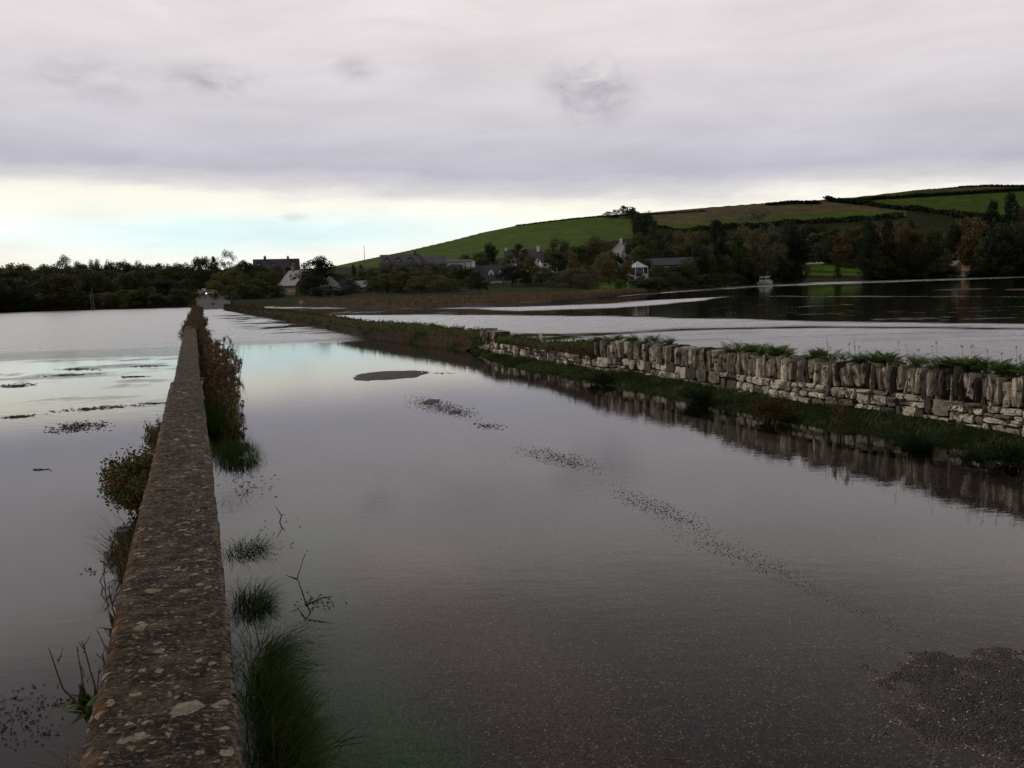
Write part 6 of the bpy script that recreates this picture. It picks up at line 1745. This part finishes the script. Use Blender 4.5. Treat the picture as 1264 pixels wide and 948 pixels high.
def person(label, loc, rz, top, bottom, skin=(.30, .20, .15), hair=(.03, .02, .015), stride=.22, h=1.74):
    root = empty('person', loc, rz); tag(root, label, 'person')
    me = bpy.data.meshes.new('body'); s = h / 1.74
    V = {'pelvis': (0, 0, .94), 'waist': (0, 0, 1.08), 'chest': (0, .01, 1.30), 'neck': (0, .01, 1.47), 'head': (0, .03, 1.56), 'crown': (0, .03, 1.68),
         'shL': (.17, 0, 1.41), 'elL': (.22, -.03, 1.14), 'wrL': (.23, .06, .90), 'haL': (.225, .09, .80), 'shR': (-.17, 0, 1.41), 'elR': (-.22, -.05, 1.14), 'wrR': (-.23, .00, .90), 'haR': (-.225, .03, .80),
         'hiL': (.09, 0, .90), 'knL': (.10, stride * .6, .50), 'anL': (.10, stride * .5, .09), 'toL': (.11, stride * .5 + .17, .04), 'hiR': (-.09, 0, .90), 'knR': (-.10, -stride * .2, .50), 'anR': (-.10, -stride, .12), 'toR': (-.11, -stride + .15, .04)}
    Rd = {'pelvis': .145, 'waist': .125, 'chest': .155, 'neck': .055, 'head': .085, 'crown': .075, 'shL': .065, 'elL': .045, 'wrL': .03, 'haL': .032, 'hiL': .095, 'knL': .06, 'anL': .042, 'toL': .035}
    names = list(V); E_ = [('pelvis', 'waist'), ('waist', 'chest'), ('chest', 'neck'), ('neck', 'head'), ('head', 'crown')]
    for sd_ in 'LR': E_ += [('chest', 'sh' + sd_), ('sh' + sd_, 'el' + sd_), ('el' + sd_, 'wr' + sd_), ('wr' + sd_, 'ha' + sd_), ('pelvis', 'hi' + sd_), ('hi' + sd_, 'kn' + sd_), ('kn' + sd_, 'an' + sd_), ('an' + sd_, 'to' + sd_)]
    me.from_pydata([tuple(c * s for c in V[n]) for n in names], [(names.index(a), names.index(b)) for a, b in E_], [])
    o = bpy.data.objects.new('body', me); COL.objects.link(o); o.parent = root
    md = o.modifiers.new('skin', 'SKIN')
    for n, sv in zip(names, me.skin_vertices[0].data):
        r_ = Rd.get(n, Rd.get(n[:-1] + 'L', .05)) * s; sv.radius = (r_, r_ * (.72 if n in ('chest', 'waist', 'pelvis') else 1)); sv.use_root = (n == 'pelvis')
    o.modifiers.new('sub', 'SUBSURF').levels = 2; o.modifiers['sub'].render_levels = 2
    t = NT('clothing'); v = t.coords(); sp_ = t.n('ShaderNodeSeparateXYZ'); t.l(v, sp_.inputs[0])
    zz = sp_.outputs[2]; ax_ = t.math('ABSOLUTE', sp_.outputs[0])
    c = t.mix(t.math('GREATER_THAN', zz, .92 * s), bottom, top)
    c = t.mix(t.math('LESS_THAN', zz, .09 * s), c, (.02, .018, .016))
    c = t.mix(t.math('GREATER_THAN', zz, 1.475 * s), c, skin)
    c = t.mix(t.math('MULTIPLY', t.math('GREATER_THAN', ax_, .18 * s), t.math('LESS_THAN', zz, .88 * s)), c, skin)
    t.principled(c, .85); me.materials.append(t.m)
    m_ = MB(); n_ = 10
    for i in range(5):
        pass
    rings = []; cx, cy, cz_ = 0, .02 * s, 1.64 * s
    vs = []; fs = []
    for i in range(6):
        ph = i / 5 * PI * .58
        for k in range(n_): a = 2 * PI * k / n_; vs.append((cx + .10 * s * math.sin(ph) * math.cos(a), cy + .105 * s * math.sin(ph) * math.sin(a) - .015, cz_ + .10 * s * math.cos(ph)))
    for i in range(5):
        for k in range(n_): fs.append((i * n_ + k, i * n_ + (k + 1) % n_, (i + 1) * n_ + (k + 1) % n_, (i + 1) * n_ + k))
    m_.add(vs, fs, hair); m_.build('hair', LP, root)
    return root
for px_, r_, lab, tp, bt, h_ in ((262.2, 178, 'brown clothed person walking on the road end, left of the two', (.09, .065, .055), (.07, .05, .045), 1.66), (265.0, 179, 'black clothed person walking on the road end, right of the two', (.015, .015, .017), (.02, .02, .024), 1.80)):
    q_ = onr(px_, r_); p, d = lane_at(r_); person(lab, (q_[0], q_[1], p[2]), math.atan2(-d[0], -d[1]) * -1 + PI * 0, tp, bt, h=h_)
def sign_post(name, label, px_, pyc, r_, kind, mats, size):
    c_ = at_r(px_, pyc, r_); g_ = onr(px_, r_); e = empty(name, (g_[0], g_[1], g_[2]), facing(px_)); tag(e, label, 'sign'); hz_ = c_[2] - g_[2]
    m_ = MB(); m_.tube([(0, .05, -.4), (0, .05, hz_ + size * .2)], .045, 8); m_.build('post', MAT['metal_grey'], e)
    if kind == 'diamond':
        m_ = MB(); s_ = size / 2
        m_.add([(-s_, 0, hz_), (0, 0, hz_ - s_), (s_, 0, hz_), (0, 0, hz_ + s_), (-s_, .03, hz_), (0, .03, hz_ - s_), (s_, .03, hz_), (0, .03, hz_ + s_)], [(0, 1, 2, 3), (7, 6, 5, 4), (0, 4, 5, 1), (1, 5, 6, 2), (2, 6, 7, 3), (3, 7, 4, 0)]); f_ = m_.build('sign_face', mats[0], e)
        m_ = MB()   # black border and symbol
        for a in range(4):
            A = [(-s_, hz_), (0, hz_ - s_), (s_, hz_), (0, hz_ + s_)]; a0_, a1_ = A[a], A[(a + 1) % 4]; k0, k1 = .93, .84
            q4 = [(a0_[0] * k0, -.004, hz_ + (a0_[1] - hz_) * k0), (a1_[0] * k0, -.004, hz_ + (a1_[1] - hz_) * k0), (a1_[0] * k1, -.004, hz_ + (a1_[1] - hz_) * k1), (a0_[0] * k1, -.004, hz_ + (a0_[1] - hz_) * k1)]
            m_.add(q4, [(0, 1, 2, 3)])
        m_.box((0, -.012, hz_ - .02 * size), (.11 * size, .012, .30 * size)); m_.box((.05 * size, -.012, hz_ + .17 * size), (.2 * size, .012, .09 * size)); m_.build('symbol', MAT['black'], f_)
    elif kind == 'board':
        m_ = MB(); m_.box((0, 0, hz_), (size, .05, size * .62)); f_ = m_.build('sign_face', mats[0], e)
        m_ = MB()
        for k in range(3): m_.box((0, -.032, hz_ + (.16 - .16 * k) * size), (size * .7, .008, size * .05))
        m_.build('lettering_bars', MAT['stone_dark'], f_) if False else None
    return e
sign_post('warning_sign', 'yellow diamond warning sign beside the road end', 242.6, 369.6, 185, 'diamond', [MAT['yellow']], 1.05)
sign_post('notice_board', 'dull grey notice board left of the yellow diamond sign', 229.0, 367.5, 190, 'board', [simple('grey_board', (.20, .19, .19), .7, .2, 3)], .95)
sign_post('white_sign', 'white board high up on a post in the dark trees above the car', 251.3, 357.6, 250, 'board', [MAT['white_wall']], 1.15)
def pole(label, px_, ytop, r_, rad=.10, lean=0.0, mat='wood_grey', name='pole'):
    g_ = onr(px_, r_); t_ = at_r(px_, ytop, r_); mb = MB(); H_ = t_[2] - g_[2]
    mb.tube([(0, 0, -.5), (lean * .5, 0, H_ * .5), (lean, 0, H_)], [rad * 1.2, rad, rad * .85], 8); o = mb.build(name, MAT[mat]); o.location = tuple(g_); tag(o, label, 'pole'); return o
pole('pale post at the right side of the road end behind the people', 264, 361, 196, .22)
pole('left of two slim leaning poles at the far left shore', 111.5, 360, 180, .06, -.25)
pole('right of two slim poles at the far left shore', 114.5, 355, 181, .06, -.3)
pole('thin mast standing on the skyline left of the big green field', 451.5, 303, 640, .18, 0, 'metal_grey', 'mast')
# mast fittings
# stakes in the right-hand water / bank
def stake(label, px_, py0, py1, w_=.10, z0=0.0, lean=0.0, mat='white_wall'):
    b_ = gp(px_, py0, z0); r_ = math.hypot(b_[0], b_[1]); t_ = at_r(px_, py1, r_); mb = MB(); H_ = t_[2] - z0
    mb.tube([(0, 0, -.4), (lean * .5, 0, H_ * .5), (lean, 0, H_)], [w_ / 2, w_ / 2, w_ * .42], 6); o = mb.build('stake', MAT[mat]); o.location = tuple(b_); tag(o, label, 'stake'); return o
stake('short white stake standing behind the stone wall near a green patch of water', 667.5, 424, 411, .11, .35)
stake('slanting white stake leaning out of the earth bank', 561, 408, 402.5, .10, .55, .38)
